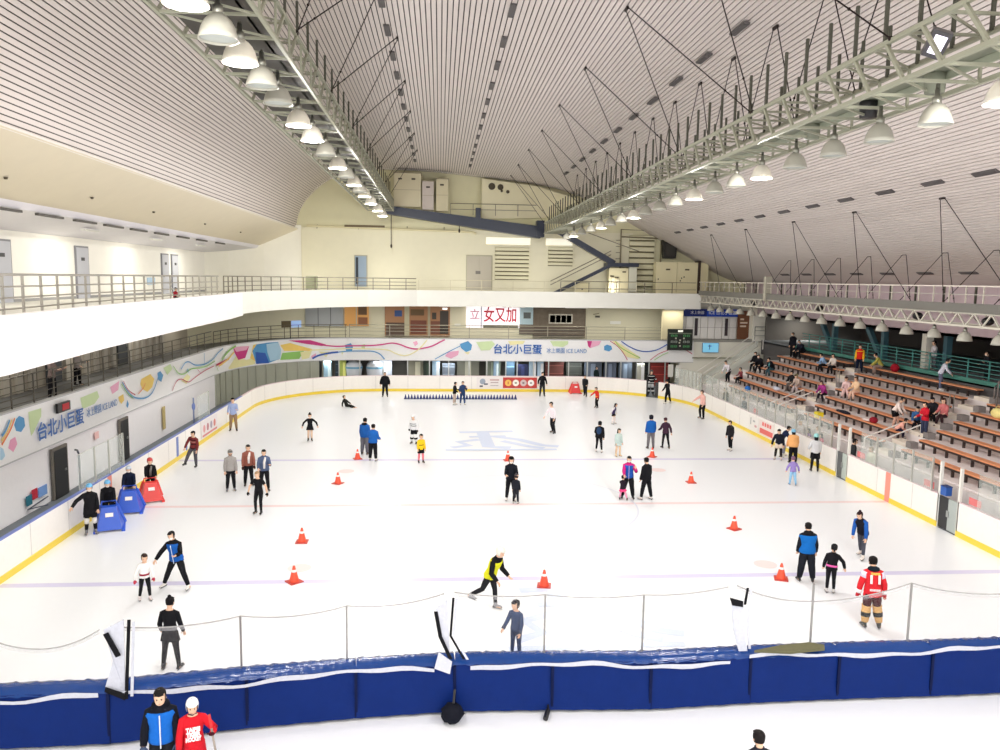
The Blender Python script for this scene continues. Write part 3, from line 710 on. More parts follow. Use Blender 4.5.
# ================================================================ STAND
NR = 7
def rowx(k): return 21.8-.9*k
def treadz(k): return 3.4-.34*k
def aisle1(k): return 40.65+.7*(6-k)
def aisle2(k): return 31.8+.26*(6-k)
m = MB()
for k in range(NR):
    m.mi = 0; m.box(rowx(k)-.45, rowx(k)+.45 if k else 22.3, 8, 54.5, 0, treadz(k))
m.box(15.75, 15.95, 8, 54.5, 0, 1.3)
struct(m.build('floor', mat((228, 220, 218), 'concrete')))
stepm = mat((230, 220, 206), 'concrete'); boxm = mat((140, 134, 132), 'concrete')
for nm, fn in (('far', aisle1), ('near', aisle2)):
    t = thing('aisle_steps', '%s flight of pale concrete aisle steps through the stand' % nm, 'steps')
    for k in range(NR):
        y = fn(k); m = MB(); m.box(rowx(k)-.45, rowx(k), y-.5, y+.5, treadz(k), treadz(k)+.17); m.mi = 1; m.box(rowx(k)-.44, rowx(k)-.1, y-.85, y-.5, treadz(k), treadz(k)+.26)
        m.build('step', [stepm, boxm], t)
wood = mat((228, 152, 108), 'wood', .4); wdk = mat((56, 42, 38)); 
legm = MB(); legm.box(-.05, .05, -.03, .03, 0, .34); legm.box(-.16, .16, -.03, .03, .3, .37)
legproto = legm.build('bench_leg', wdk); legmesh = legproto.data; bpy.data.objects.remove(legproto)
rown = ['top', 'second', 'third', 'fourth', 'fifth', 'sixth', 'lowest']
def bench(k, y0, y1, sec):
    x = rowx(k); z = treadz(k)
    t = thing('bench', 'long orange-brown wooden bench, %s row of the %s section of the stand' % (rown[k], sec), 'bench', (x, y0, z), group='benches, %s section' % sec)
    L = y1-y0
    MB().box(-.17, .17, 0, L, .37, .42).build('bench_seat', wood, t)
    MB().box(-.15, -.1, 0, L, .28, .36).build('bench_rail', wdk, t)
    n = max(2, int(L/.75))
    for i in range(n+1):
        c = bpy.data.objects.new('bench_leg', legmesh); C.objects.link(c); c.parent = t; c.location = (0, .08+(L-.16)*i/n, 0)
for k in range(NR):
    bench(k, aisle1(k)+.75, (53.2, 53.6, 53.2, 52.6, 52.4, 52.2, 50.6)[k], 'far')
    bench(k, aisle2(k)+.75, aisle1(k)-.95, 'middle')
    bench(k, 14 if k > 3 else 18, aisle2(k)-.95, 'near')
# handrails at the foot of the aisles
whp = mat((226, 222, 216), 'paint', .35)
for nm, y in (('far', 42.6), ('near', 32.6)):
    for s, w_ in ((-.5, 'nearer'), (.5, 'farther')):
        t = thing('handrail', '%s white slanted handrail at the foot of the %s aisle steps' % (w_, nm), 'handrail', (15.9, y+s, 1.3))
        MB().tube([(0, 0, .35), (.0, 0, .5), (1.9, .0, 1.25), (1.9, 0, .6)], .035, 6).build('rail', whp, t); MB().bar((0, 0, 0), (0, 0, .4), .05).build('post', whp, t)
for nm, k, y in (('far', 2, 43.6), ('near', 2, 33.4), ('near', 4, 32.8), ('far', 4, 42.2)):
    t = thing('hand_hoop', 'thin steel hoop rail in the %s aisle beside the %s bench row' % (nm, rown[k]), 'handrail', (rowx(k), y, treadz(k)))
    MB().tube([(0, -.15, 0), (0, -.15, .95), (0, .15, .95), (0, .15, 0)], .025, 6).build('hoop', inox, t)
t = thing('guard_rail', 'dark double guard rail at the near end of the upper walkway', 'railing', (22.0, 31.5, 3.4))
MB().tube([(-1.3, 0, 0), (-1.3, 0, 1.1), (.5, 1.2, 1.7), (1.6, 1.2, 1.7)], .035, 6).build('rail', mat((120, 112, 108), 'metal'), t)
MB().tube([(-1.0, .6, .3), (-1.0, .6, .8), (.5, 1.6, 1.3)], .03, 6).build('rail', mat((120, 112, 108), 'metal'), t)
# glass shields on the right boards
glassm = sheer((214, 224, 218), .2, .15, 'clear_shield'); postm = mat((214, 214, 206), 'metal', .35)
def glass(p, q, label, group, z0=1.2, h=1.2, first=[None]):
    p = Vector((*p, 0)); q = Vector((*q, 0)); L = (q-p).length; a = atan2((q-p).y, (q-p).x)
    t = thing('rink_shield', label, 'glass shield', (p.x, p.y, z0), a, group)
    MB().box(0, L, .05, .065, 0, h).build('pane', glassm, t)
    MB().box(-.025, .025, .03, .09, 0, h+.02).build('post', postm, t); MB().bar((0, .057, h), (L, .057, h), .018).build('top_edge', postm, t)
yy = [57.0-8+.6]
pts = []
y = 50.9
k = 0
while y > 16:
    a, b = y, y-1.22
    if not any(b < g[1] and a > g[0] for g in (GY1, GY2)):
        glass((W+.03, b), (W+.03, a), '%s clear glass shield from the far corner on the right boards' % nth(k), 'glass shields on the right boards'); k += 1
    y -= 1.22
# corner glass
for i in range(7):
    glass(RP[cut+18+i], RP[cut+17+i], '%s clear glass shield from the gate on the rounded far right corner' % nth(i), 'glass shields on the far right corner')
for i, (a, b) in enumerate(((27.0, 28.3), (28.3, 29.5), (29.5, 30.8), (40.3, 42.2))):
    glass((-W-.14, b), (-W-.14, a), '%s clear glass shield from the camera on the left boards' % nth(i), 'glass shields on the left boards', h=1.25)
# gates
def gate(name, label, y0, y1, c1, c2):
    t = thing(name, label, 'gate', (W, y0, 0)); L = y1-y0
    MB().box(0, .1, -.05, .03, 0, 2.36).build('gate_post', mat((230, 228, 220)), t); MB().box(0, .1, L-.03, L+.05, 0, 2.36).build('gate_post', mat((226, 226, 220)), t)
    MB().box(.02, .08, .03, L*.5, .04, 1.15).build('gate_leaf', c1, t); MB().box(.02, .08, L*.5, L-.03, .04, 1.15).build('gate_leaf', c2, t)
    MB().box(.0, .05, L*.44, L*.56, .5, .72).build('latch', steel, t)
gate('rink_gate', 'narrow gate in the right boards with a grey panel where a man in black stands', *GY1, mat((176, 186, 178), 'plastic'), mat((90, 92, 92)))
gate('rink_gate', 'narrow gate near the camera in the right boards with dark and grey leaves', *GY2, mat((168, 176, 172), 'plastic'), mat((40, 40, 42)))
t = thing('blue_bin', 'small blue box fixed on the post of the nearer right gate', 'box', (W+.12, 25.9, 1.2)); MB().box(-.1, .12, -.15, .15, 0, .3).build('box_body', mat((40, 90, 170)), t); MB().box(-.11, .13, -.16, .16, .3, .33).build('lid', mat((30, 60, 120)), t)
ga_, gb_ = Vector(rc[11]), Vector(rc[13])
t = thing('rink_gate', 'open gate in the rounded far right boards with dark gap', 'gate', (ga_.x, ga_.y, 0), atan2((gb_-ga_).y, (gb_-ga_).x)); L = (gb_-ga_).length
MB().box(-.04, .05, 0, .12, 0, 1.3).build('gate_post', black, t); MB().box(L-.05, L+.04, 0, .12, 0, 1.3).build('gate_post', black, t)
MB().box(L*.65, L, .12, .16, .05, 1.15).build('gate_leaf', mat((60, 60, 62)), t)
# benches, floor area behind the right glass: blue seats
for i, y in enumerate([20.5, 23.5, 27.6, 30.5, 35.6, 40.2, 44.5]):
    t = thing('players_bench', '%s low blue seat bench from the camera behind the right glass' % nth(i), 'bench', (15.5, y, 0), group='blue benches behind the right glass')
    MB().box(-.18, .18, 0, 2.2, .42, .48).build('bench_seat', mat((120, 160, 206), 'plastic'), t)
    for yy_ in (.2, 2.0): MB().box(-.14, .14, yy_-.03, yy_+.03, 0, .42).build('bench_leg', steel, t)
for i, (y, z) in enumerate(((26.9, 1.35), (24.4, 1.35), (31.6, 1.35), (42.9, 1.35))):
    tag(MB().box(W+.13, W+.14, y-.3, y+.3, z-.12, z+.12).build('small_poster', [mat((222, 120, 120))]), '%s small red notice from the camera low on the right glass' % nth((1, 0, 2, 3)[i]), 'notice', 'notices on the right glass')
tag(MB().box(W+.13, W+.14, 22.85, 23.25, 1.4, 2.1).build('paper_notice', mat((236, 234, 226))), 'white paper notice taped on the glass nearest the right edge', 'notice')
# ================================================================ CONES AND SKATING AIDS
orange = mat((236, 84, 54), 'plastic', .4); whs = mat((240, 236, 232), 'plastic', .4)
def cone_proto():
    t = thing('traffic_cone', 'x', 'traffic cone')
    MB().lathe([(.14, .03), (.075, .3)], n=14).build('cone_body', orange, t, True); MB().lathe([(.078, .285), (.055, .365)], n=14).build('reflective_band', whs, t, True)
    MB().lathe([(.056, .36), (.028, .47), (.001, .475)], n=14).build('cone_tip', orange, t, True)
    m = MB(); m.box(-.19, .19, -.19, .19, 0, .03); m.build('cone_base', mat((190, 60, 46), 'plastic'), t); return t
cn = cone_proto()
CON = [(-7.22, 25.14, 'orange cone on the left ice, the one between the tee-shirted skater and blue line'), (-6.86, 21.73, 'orange cone nearest the left end of the near blue line'),
       (.12, 21.16, 'orange cone standing right of the yellow-vested skater'), (7.41, 26.03, 'lone orange cone on the right ice between centre line and near blue line'),
       (7.07, 21.42, 'orange cone left of the coach in a blue vest'), (-6.65, 36.99, 'orange cone beside the two people in blue coats'),
       (-7.0, 32.5, 'orange cone on the left ice just before the far blue line'), (.42, 36.6, 'orange cone half hidden behind the woman at centre ice'),
       (7.54, 37.25, 'orange cone at the feet of the person in a blue jacket on the right'), (7.91, 32.36, 'orange cone right of the person in a long black coat')]
for i, (x, y, l) in enumerate(CON):
    if i == 0: cn.location = (x, y, 0); cn['label'] = l; cn['group'] = 'orange cones on the ice'
    else: clone(cn, (x, y, .0), i*.7, l, 'orange cones on the ice')
mini = thing('mini_cone', 'x', 'cone'); MB().lathe([(.13, .03), (.13, 0.0), (.001, 0)], n=10).build('cone_base', mat((36, 50, 110)), mini); MB().lathe([(.1, .03), (.02, .33), (.001, .335)], n=10).build('cone_body', mat((36, 50, 110), 'plastic'), mini, True)
for i in range(37):
    x = -5.2+i*7.8/36
    lb = 'small dark blue cone, %s from the left in the long row at the far end' % nth(i).replace('nearest', 'first')
    if i == 0: mini.location = (x, 55.8, 0); mini['label'] = lb; mini['group'] = 'row of small blue cones'
    else: clone(mini, (x, 55.8, 0), 0, lb, 'row of small blue cones')
def aid(loc, rz, col, label, s=1.0):
    t = thing('skating_aid', label, 'skating aid', (*loc, 0), rz); cm = mat(col, 'plastic', .35)
    # tapered A-frame pusher, open at the rear
    def quadp(y0, y1, zt):
        pass
    m = MB(); f = .0
    bot = [(-.36, -.42), (.36, -.42), (.42, .36), (-.42, .36)]; top = [(-.2, -.16), (.2, -.16), (.22, .1), (-.22, .1)]; H = .72
    B = [Vector((x, y, .06)) for x, y in bot]; T = [Vector((x, y, H)) for x, y in top]
    m.face([B[0], B[1], T[1], T[0]]); m.face([B[3], B[0], T[0], T[3]]); m.face([B[1], B[2], T[2], T[1]]); m.face([T[0], T[1], T[2], T[3]])
    for a, b in ((B[2], T[2]), (B[3], T[3])): m.bar(a, b, .09)
    m.bar(B[2], B[3], .09); m.build('aid_body', cm, t)
    q = MB()
    for s_ in (-1, 1): q.box(s_*.39-.05, s_*.39+.05, -.46, .42, 0, .07)
    q.build('runner', cm, t); MB().tube([(-.22, .1, H), (-.2, .2, H+.1), (.2, .2, H+.1), (.22, .1, H)], .03, 8).build('grab_handle', cm, t)
    m = MB(); m.face([(-.1, -.29, .45), (.12, -.29, .45), (.12, -.235, .56), (-.1, -.235, .56)]); m.v = [Vector((v.x, v.y-.012, v.z)) for v in m.v]; m.build('logo_patch', whs, t)
    t.scale = (s, s, s*1.0)
aid((-13.85, 26.75), radians(20), (36, 86, 200), 'blue skating aid nearest the camera beside the left boards', 1.08)
aid((-13.95, 28.75), radians(15), (36, 86, 200), 'blue skating aid between the other blue one and the red one', 1.08)
aid((-13.7, 30.15), radians(25), (226, 60, 54), 'red skating aid beside the left boards held by a red helmeted skater', 1.0)
aid((7.45, 58.95), 0, (220, 60, 60), 'red skating aid parked against the far boards', 1.0)
# ================================================================ PADDED DIVIDER WITH NET
BX = [-12.8, -10.8, -8.75, -6.4, -4.4, -2.5, -.57, 1.39, 3.46, 5.35, 7.36, 9.3, 11.3]; BY = [13.8, 13.93, 14.0, 14.38, 14.62, 14.77, 14.72, 14.65, 14.78, 14.84, 14.86, 14.92, 14.95]
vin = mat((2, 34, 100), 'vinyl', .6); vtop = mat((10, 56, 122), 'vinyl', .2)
wstrip = mat((196, 198, 208), 'cloth'); netm = sheer((236, 232, 232), .035, .8, 'net_mesh'); cordm = mat((160, 158, 156), 'cloth')
pname = ['leftmost', 'second from left', 'third from left', 'fourth from left', 'fifth from left', 'sixth from left', 'middle right', 'eighth from left', 'ninth from left', 'tenth from left', 'eleventh from left', 'rightmost']
for i in range(12):
    x0, x1, y0, y1 = BX[i], BX[i+1], BY[i], BY[i+1]; L = hypot(x1-x0, y1-y0)
    t = thing('padded_barrier', 'blue vinyl padded barrier module, %s in the row across the near ice' % pname[i], 'barrier', (x0, y0, 0), atan2(y1-y0, x1-x0), 'blue padded barriers')
    rnd = random.Random(i)
    # front cover as a slightly wavy sheet over a core
    nx, nz = 14, 6; m = MB(); g = []
    for a in range(nx+1):
        for b in range(nz+1):
            u, v = a/nx, b/nz; wv = .018*sin(u*9+i*2.1)*sin(v*3)+.012*sin(u*23+v*7+i); g.append((u*L, -.0+wv-.02-(.05*(1-v)**3), .06+v*.96+.02*sin(u*3+i)*(v > .9)))
    n0 = len(m.v); m.v += [Vector(p) for p in g]
    for a in range(nx):
        for b in range(nz):
            q = n0+a*(nz+1)+b; m.f.append((q, q+nz+1, q+nz+2, q+1)); m.m.append(0)
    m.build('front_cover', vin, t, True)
    m = MB(); m.box(.01, L-.01, .03, .4, .03, 1.0); m.build('pad_core', vin, t)
    m = MB(); gg = []
    for a in range(nx*2+1):
        for b in range(6):
            u = a/(nx*2); th = b/5*pi; gg.append((u*L, .2-.24*cos(th), 1.0+.12*sin(th)+.012*sin(u*40+b*2+i)+.01*sin(u*71+b)))
    m.v = [Vector(p) for p in gg]
    for a in range(nx*2):
        for b in range(5):
            q = a*6+b; m.f.append((q, q+1, q+7, q+6)); m.m.append(0)
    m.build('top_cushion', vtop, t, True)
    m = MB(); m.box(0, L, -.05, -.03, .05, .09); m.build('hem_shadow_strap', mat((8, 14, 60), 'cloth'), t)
    MB().box(L-.035, L+.02, -.06, -.03, .05, 1.0).build('seam_flap', mat((2, 16, 58), 'vinyl', .6), t)
# net pieces between posts
NP = [(-12.8, 13.95, 2.0), (-10.75, 14.1, 1.98), (-8.95, 14.2, 2.1), (-8.78, 14.25, 2.14), (-6.55, 14.6, 2.14), (-4.6, 14.85, 2.2), (-2.72, 14.98, 2.36), (-2.52, 15.0, 2.38), (-.72, 14.95, 2.32), (1.27, 14.95, 2.28), (3.02, 15.0, 2.4), (3.2, 15.02, 2.42), (4.85, 15.1, 2.02), (6.95, 15.1, 2.38), (9.2, 15.15, 2.1), (11.4, 15.2, 2.1)]
nets = []
poly = [[0, 1, 2], [3, 4, 5, 6], [7, 8, 9, 10], [11, 12, 13, 14, 15]]
nn = ['leftmost', 'left middle', 'right middle', 'rightmost']
for gi, ids in enumerate(poly):
    t = thing('safety_net', '%s see-through white safety net above the blue padded barriers' % nn[gi], 'net', group='safety nets on the divider')
    m = MB(); cord = []; band = MB()
    for a, b in zip(ids, ids[1:]):
        p, q = NP[a], NP[b]; n = 12
        sag = (.3, .13, .08, .12)[gi]
        pr = None
        for j in range(n+1):
            u = j/n; z = p[2]+(q[2]-p[2])*u-sag*4*u*(1-u)*.9; x = p[0]+(q[0]-p[0])*u; y = p[1]+(q[1]-p[1])*u
            c = (x, y+.03*sin(u*pi), z)
            if pr:
                m.face([(pr[0], pr[1]-.05, 1.1), (c[0], c[1]-.05, 1.1), c, pr])
                band.face([(pr[0], pr[1]-.01, pr[2]-.07), (c[0], c[1]-.01, c[2]-.07), (c[0], c[1]-.012, c[2]), (pr[0], pr[1]-.012, pr[2])])
            pr = c; cord.append(c)
    m.build('net_sheet', netm, t); MB().tube(cord, .012, 5).build('top_cord', cordm, t)
    band.build('top_band', sheer((190, 190, 192), .3, .8, 'band'), t)
    for a in ids:
        if a in (2, 3, 6, 7, 10, 11): continue
        p = NP[a]; MB().bar((p[0], p[1], .2), (p[0], p[1], max(p[2], 2.1) if a != 12 else 2.4), .035).build('net_post', mat((150, 148, 146), 'metal', .4), t)
# folded white and black ribbon ends where two nets meet
def ribbon3(m, pts, wv):
    for a, b in zip(pts, pts[1:]):
        a, b = Vector(a), Vector(b); wd = Vector(wv); m.prism([a-wd/2, a+wd/2, b+wd/2, b-wd/2], (0, .012, 0))
for i, (x, y) in enumerate([(-8.5, 14.1), (-2.58, 14.85), (3.33, 14.95)]):
    t = thing('net_end_flap', '%s folded white and black net end hanging over the padded barrier' % ('left', 'middle', 'right')[i], 'net flap', (x, y, 0 if i == 0 else -.26), group='net end flaps')
    m = MB()
    if i == 0: m.prism([(-.33, -.02, 2.15), (.03, -.02, 2.34), (.03, -.1, .98), (-.3, -.12, 1.12), (-.16, -.08, 1.6)], (0, .02, 0))
    elif i == 1: m.prism([(-.3, -.08, 2.4), (-.08, -.08, 2.58), (-.02, -.1, 1.5), (-.08, -.09, 1.46), (-.2, -.1, 1.8)], (0, .02, 0)); m.prism([(-.24, -.22, 1.58), (.02, -.22, 1.38), (-.02, -.26, 1.15), (-.32, -.26, 1.27)], (0, .02, 0))
    else: m.prism([(-.3, -.09, 2.46), (-.05, -.09, 2.4), (.08, -.12, 1.37), (-.1, -.12, 1.37), (-.22, -.09, 1.8)], (0, .02, 0))
    m.build('white_cloth', wstrip, t)
    b = MB()
    if i == 0:
        ribbon3(b, [(.13, -.04, 2.34), (.09, -.06, 1.7), (.07, -.16, .9)], (.06, 0, 0)); ribbon3(b, [(-.28, -.06, 2.1), (-.05, -.12, 1.69)], (.09, 0, .04)); b.prism([(-.3, -.17, 1.05), (.05, -.17, .88), (.05, -.17, 1.0), (-.28, -.17, 1.14)], (0, .02, 0))
    elif i == 1:
        ribbon3(b, [(.04, -.09, 2.62), (-.01, -.09, 1.85), (.25, -.22, 1.43)], (.045, 0, 0)); ribbon3(b, [(-.3, -.09, 2.35), (-.21, -.12, 1.85), (-.01, -.24, 1.45)], (.075, 0, 0))
    else: ribbon3(b, [(.02, -.12, 2.7), (-.02, -.12, 2.35)], (.05, 0, 0)); b.prism([(-.34, -.12, 2.5), (-.06, -.12, 2.42), (-.06, -.12, 2.3), (-.28, -.12, 2.34)], (0, .02, 0))
    b.build('black_edging', mat((20, 20, 24), 'cloth'), t)
    m = MB(); ribbon3(m, [[(.21, -.04, 2.3), (.18, -.06, 1.7), (.17, -.16, .95)], [(.1, -.09, 2.6), (.05, -.09, 1.85), (.32, -.22, 1.42)], [(.1, -.09, 2.66), (.08, -.09, 1.9), (.14, -.09, 1.4)]][i], (.05, 0, 0)); m.build('white_edging', wstrip, t)
# long white strip hanging along the front top edge
for i, (xs, nm) in enumerate([((-12.8, -8.9), 'left end'), ((-8.5, -2.9), 'left middle'), ((-2.2, 3.0), 'right middle'), ((3.4, 11.3), 'right end')]):
    m = MB(); n = int((xs[1]-xs[0])/.2); pr = None
    for j in range(n+1):
        x = xs[0]+(xs[1]-xs[0])*j/n
        for q in range(len(BX)-1):
            if BX[q] <= x <= BX[q+1]: y = BY[q]+(BY[q+1]-BY[q])*(x-BX[q])/(BX[q+1]-BX[q])
        z = .94+.05*sin(x*1.3+i)+.02*sin(x*5.1)+(.06 if i == 3 else 0); h = .085+.02*sin(x*3.3+1)
        c = (x, y-.085, z, h)
        if pr: m.face([(pr[0], pr[1], pr[2]), (c[0], c[1], c[2]), (c[0], c[1]-.01, c[2]+c[3]), (pr[0], pr[1]-.01, pr[2]+pr[3])])
        pr = c
    tag(m.build('white_strip', wstrip), 'wavy white cloth strip along the %s of the padded barrier top' % nm, 'cloth strip', 'white strips on the divider')
t = thing('olive_cover', 'olive brown cloth lying on the padded barrier below the hockey player', 'cloth', (4.0, 14.7, 1.14))
m = MB(); m.prism([(-.5, .0, 0), (.2, -.1, 0.0), (.95, -.02, .02), (1.0, .1, .04), (.75, .22, .04), (.1, .16, .02)], (0, 0, .05)); m.build('cloth_sheet', mat((98, 96, 72), 'cloth'), t)
t = thing('weight_bag', 'black crumpled weight bag at the foot of the padded barrier', 'bag', (-2.55, 14.42, 0))
m = MB(); m.ell((0, 0, .19), (.22, .2, .2), 12, 8); m.v = [v+Vector((.02*sin(v.z*40+v.x*30), 0, .02*sin(v.x*50))) for v in m.v]; m.build('bag_body', mat((18, 20, 30), 'cloth'), t, True); MB().bar((.02, 0, .38), (.05, .2, .55), .04).build('strap', black, t)
t = thing('barrier_foot', 'small black foot sticking out under the padded barrier left of centre', 'foot', (-.75, 14.35, 0))
MB().tube([(0, 0, .05), (.08, .2, .12)], .05, 8).build('foot_pad', black, t); MB().bar((.08, .2, .1), (.1, .35, .16), .04).build('foot_arm', black, t)
# ================================================================ POSTERS ON THE BOARDS
def poster(name, label, p0, p1, z0, z1, base, marks, cat='poster'):
    a = Vector((*p0, 0)); b = Vector((*p1, 0)); L = (b-a).length; t = thing(name, label, cat, (a.x, a.y, z0), atan2((b-a).y, (b-a).x))
    MB().box(0, L, -.02, -.008, 0, z1-z0).build('sheet', base, t)
    for mk in marks:
        kind, x, z, r, c = mk; mm = MB()
        if kind == 'disc': mm.face([(x+r*cos(k*pi/8), -.024, z+r*sin(k*pi/8)) for k in range(16)])
        else: mm.box(x-r[0]/2, x+r[0]/2, -.025, -.02, z-r[1]/2, z+r[1]/2)
        mm.build('print_mark', mat(c, 'plastic'), t)
    return t
H_ = .82
ds = []
for i in range(4):
    x = .4+i*.58; ds += [('disc', x, .4, .25, ((240, 190, 90), (240, 236, 226), (210, 190, 190), (244, 240, 236))[i]), ('bar', x, .4, (.16, .1) if i else (.1, .2), ((200, 120, 60), (110, 110, 90), (90, 70, 70), (120, 110, 110))[i])]
poster('notice_board', 'red notice with four round safety symbols on the far boards', (2.0, YF-.01), (4.6, YF-.01), .28, 1.1, mat((190, 56, 50), 'plastic'), ds, 'sign')
poster('notice_board', 'white notice with grey lettering left of the red one on the far boards', (.0, YF-.01), (1.9, YF-.01), .28, 1.1, mat((232, 226, 224), 'plastic'),
       [('disc', .45, .5, .22, (150, 160, 176)), ('bar', .7, .3, (.3, .12), (90, 96, 110)), ('bar', .35, .14, (.25, .12), (60, 64, 76)), ('bar', 1.35, .62, (.7, .1), (190, 150, 150)), ('bar', 1.35, .42, (.6, .08), (180, 160, 160)), ('bar', 1.35, .2, (.6, .04), (150, 140, 140))], 'sign')
poster('notice_board', 'red and white notice on the right boards behind the skaters', (W-.01, 41.9), (W-.01, 40.0), .25, 1.05, mat((234, 218, 212), 'plastic'),
       [('bar', .5+k*.32, .62, (.22, .2), (222, 92, 84)) for k in range(4)]+[('bar', .95, .22, (1.7, .28), (222, 92, 84))], 'sign')
poster('notice_board', 'faded white notice with grey marks farther along the right boards', (W-.01, 43.4), (W-.01, 42.0), .25, 1.05, mat((232, 228, 222), 'plastic'),
       [('bar', .3, .5, (.1, .4), (150, 150, 150)), ('bar', .75, .55, (.3, .1), (170, 170, 170)), ('bar', 1.0, .3, (.3, .12), (200, 150, 150))], 'sign')
poster('notice_board', 'notice with pink figures on the left boards beside the man in a light blue shirt', (-W+.01, 40.4), (-W+.01, 43.3), .25, 1.1, mat((232, 226, 226), 'plastic'),
       [('disc', .5+k*.62, .45, .2, ((220, 150, 150), (180, 110, 120), (160, 150, 170), (214, 120, 110))[k]) for k in range(4)]+[('bar', 1.5, .1, (2.6, .1), (210, 120, 120))], 'sign')
t = thing('logo_board', 'small low board with blue and red lettering tiles on the left wall', 'sign', (-17.29, 28.3, .1))
for k, (c, y0, z0) in enumerate(((( 30, 110, 130), 0, .22), ((190, 40, 60), .4, .34), ((120, 160, 220), .85, .3))): MB().box(0, .03, y0, y0+.36+(.25 if k == 2 else 0), z0, z0+.36).build('tile', mat(c), t)
MB().bar((.03, 0, .1), (.03, 1.5, .18), .03).build('strut', mat((60, 70, 90)), t); MB().bar((.03, .1, .1), (.25, 1.0, .0), .03).build('strut', mat((60, 70, 90)), t)
tag(MB().box(-17.29, -17.27, 42.2, 42.6, .4, 1.6).build('door_plate', mat((196, 176, 120))), 'narrow tan plate on the pale left wall', 'plate')
tag(MB().box(-17.29, -17.27, 34.0, 34.4, 1.55, 1.85).build('paper_notice', mat((240, 196, 192))), 'small pink square notice high on the left wall', 'notice')
t = thing('hooked_pole', 'grey hooked pole standing behind the left boards', 'pole', (-15.25, 27.9, 0)); MB().tube([(0, 0, 0), (0, 0, 2.3), (0, -.1, 2.45), (0, -.25, 2.5)], .035, 8).build('pole', mat((110, 112, 116), 'metal'), t); MB().lathe([(.001, 0), (.12, 0), (.1, .05), (.001, .05)], n=10).build('foot', black, t)
t = thing('hooked_pole', 'blue tipped thin pole behind the left boards near the light blue shirt', 'pole', (-15.2, 40.6, 0)); MB().tube([(0, 0, 0), (0, 0, 2.35)], .04, 8).build('pole', mat((120, 130, 160), 'metal'), t); MB().ell((0, 0, 1.9), (.09, .09, .2), 8, 5).build('sleeve', mat((110, 130, 190)), t)
# ================================================================ FAR END, RINK LEVEL SHOPS
m = MB(); m.box(-17.3, 16.5, 64.9, 65.1, 0, 3.42); struct(m.build('wall_far_shops', mat((120, 116, 106))))
m = MB(); m.box(-17.3, 16.5, 62.1, 65, 2.1, 2.2); struct(m.build('ceiling', mat((150, 146, 140))))
PX = [-12.4, -10.6, -9.0, -7.2, -5.3, -3.6, -2.1, -.5, .9, 2.4, 3.3, 4.6, 5.8, 7.4, 8.9, 10.4, 11.6, 12.9, 13.9, 15.2, 16.3]
for i, x in enumerate(PX): tag(MB().box(x-.04, x+.04, 61.92, 62.02, 0, 2.12).build('mullion', mat((206, 208, 204), 'metal', .4)), '%s white upright post from the left under the far printed band' % nth(i).replace('nearest', 'first'), 'post', 'posts under the far band')
SH = [('black_door', -12.6, -12.1, 62.6, 2.05, (14, 14, 16)), ('display_panel', -11.9, -11.3, 62.8, 2.05, (168, 204, 222)), ('storage_shelf', -11.1, -10.0, 63.6, 1.9, (70, 84, 96)), ('cardboard_stack', -10.7, -10.2, 63.0, 2.0, (190, 200, 100)),
      ('display_panel', -7.6, -6.6, 63.2, 2.0, (214, 220, 232)), ('beige_screen', -5.3, -3.8, 63.4, 2.05, (176, 172, 150)), ('display_panel', -3.4, -2.8, 62.9, 2.05, (176, 206, 226)), ('grey_cabinet', -2.6, -1.6, 62.9, 1.8, (112, 120, 130)),
      ('beige_screen', -1.4, .4, 64, 2.05, (170, 168, 150)), ('dark_curtain', -4.1, -3.6, 62.7, 2.05, (40, 56, 44)), ('beige_screen', .9, 2.1, 63.4, 2.05, (150, 158, 140)), ('display_panel', 1.5, 1.9, 62.9, 2.0, (170, 200, 226)),
      ('glass_cabinet', 2.5, 3.2, 63, 2.05, (84, 112, 134)), ('ticket_counter', 3.4, 4.3, 62.8, 1.75, (34, 40, 78)), ('display_panel', 4.35, 4.9, 62.7, 2.05, (196, 220, 238)), ('display_panel', 5.0, 5.5, 62.7, 2.05, (190, 216, 236)),
      ('red_shelf', 5.7, 7.2, 63.2, 1.95, (120, 66, 58)), ('dark_cabinet', 7.4, 8.7, 63.2, 1.9, (66, 68, 62)), ('locker_block', 8.9, 10.3, 63.1, 2.0, (104, 114, 128)), ('locker_block', 10.5, 11.5, 63.1, 2.0, (96, 104, 122)),
      ('locker_block', 11.7, 12.8, 63.1, 2.0, (90, 100, 112)), ('poster_stand', 13.1, 13.7, 62.6, 1.9, (208, 206, 190)), ('red_shelf', 14.4, 15.9, 63.3, 1.9, (150, 50, 44)), ('dark_cabinet', 13.9, 16.3, 64.2, 2.05, (40, 46, 44))]
SL = {}
for i, (n, x0, x1, y, h, c) in enumerate(SH):
    SL[n] = SL.get(n, 0)+1
    t = thing(n, '%s %s from the left standing behind the far boards' % (nth(SL[n]-1).replace('nearest', 'first'), n.replace('_', ' ')), n.split('_')[-1], (x0, y, 0)); wd = x1-x0
    MB().box(0, wd, 0, .35, 0, h).build('cabinet_body', mat(c), t)
    k = 3 if wd > .8 else 2; cc = tuple(min(255, int(v*1.35+12)) for v in c)
    for a in range(k):
        if 'shelf' in n or 'cabinet' in n: MB().box(.04, wd-.04, -.03, 0, h*(a+.45)/k, h*(a+.55)/k).build('shelf_edge', mat(cc), t)
        else: MB().box(wd*(a+.08)/k, wd*(a+.92)/k, -.02, 0, .15*h, .9*h).build('door_panel', mat(cc if a % 2 else c), t)
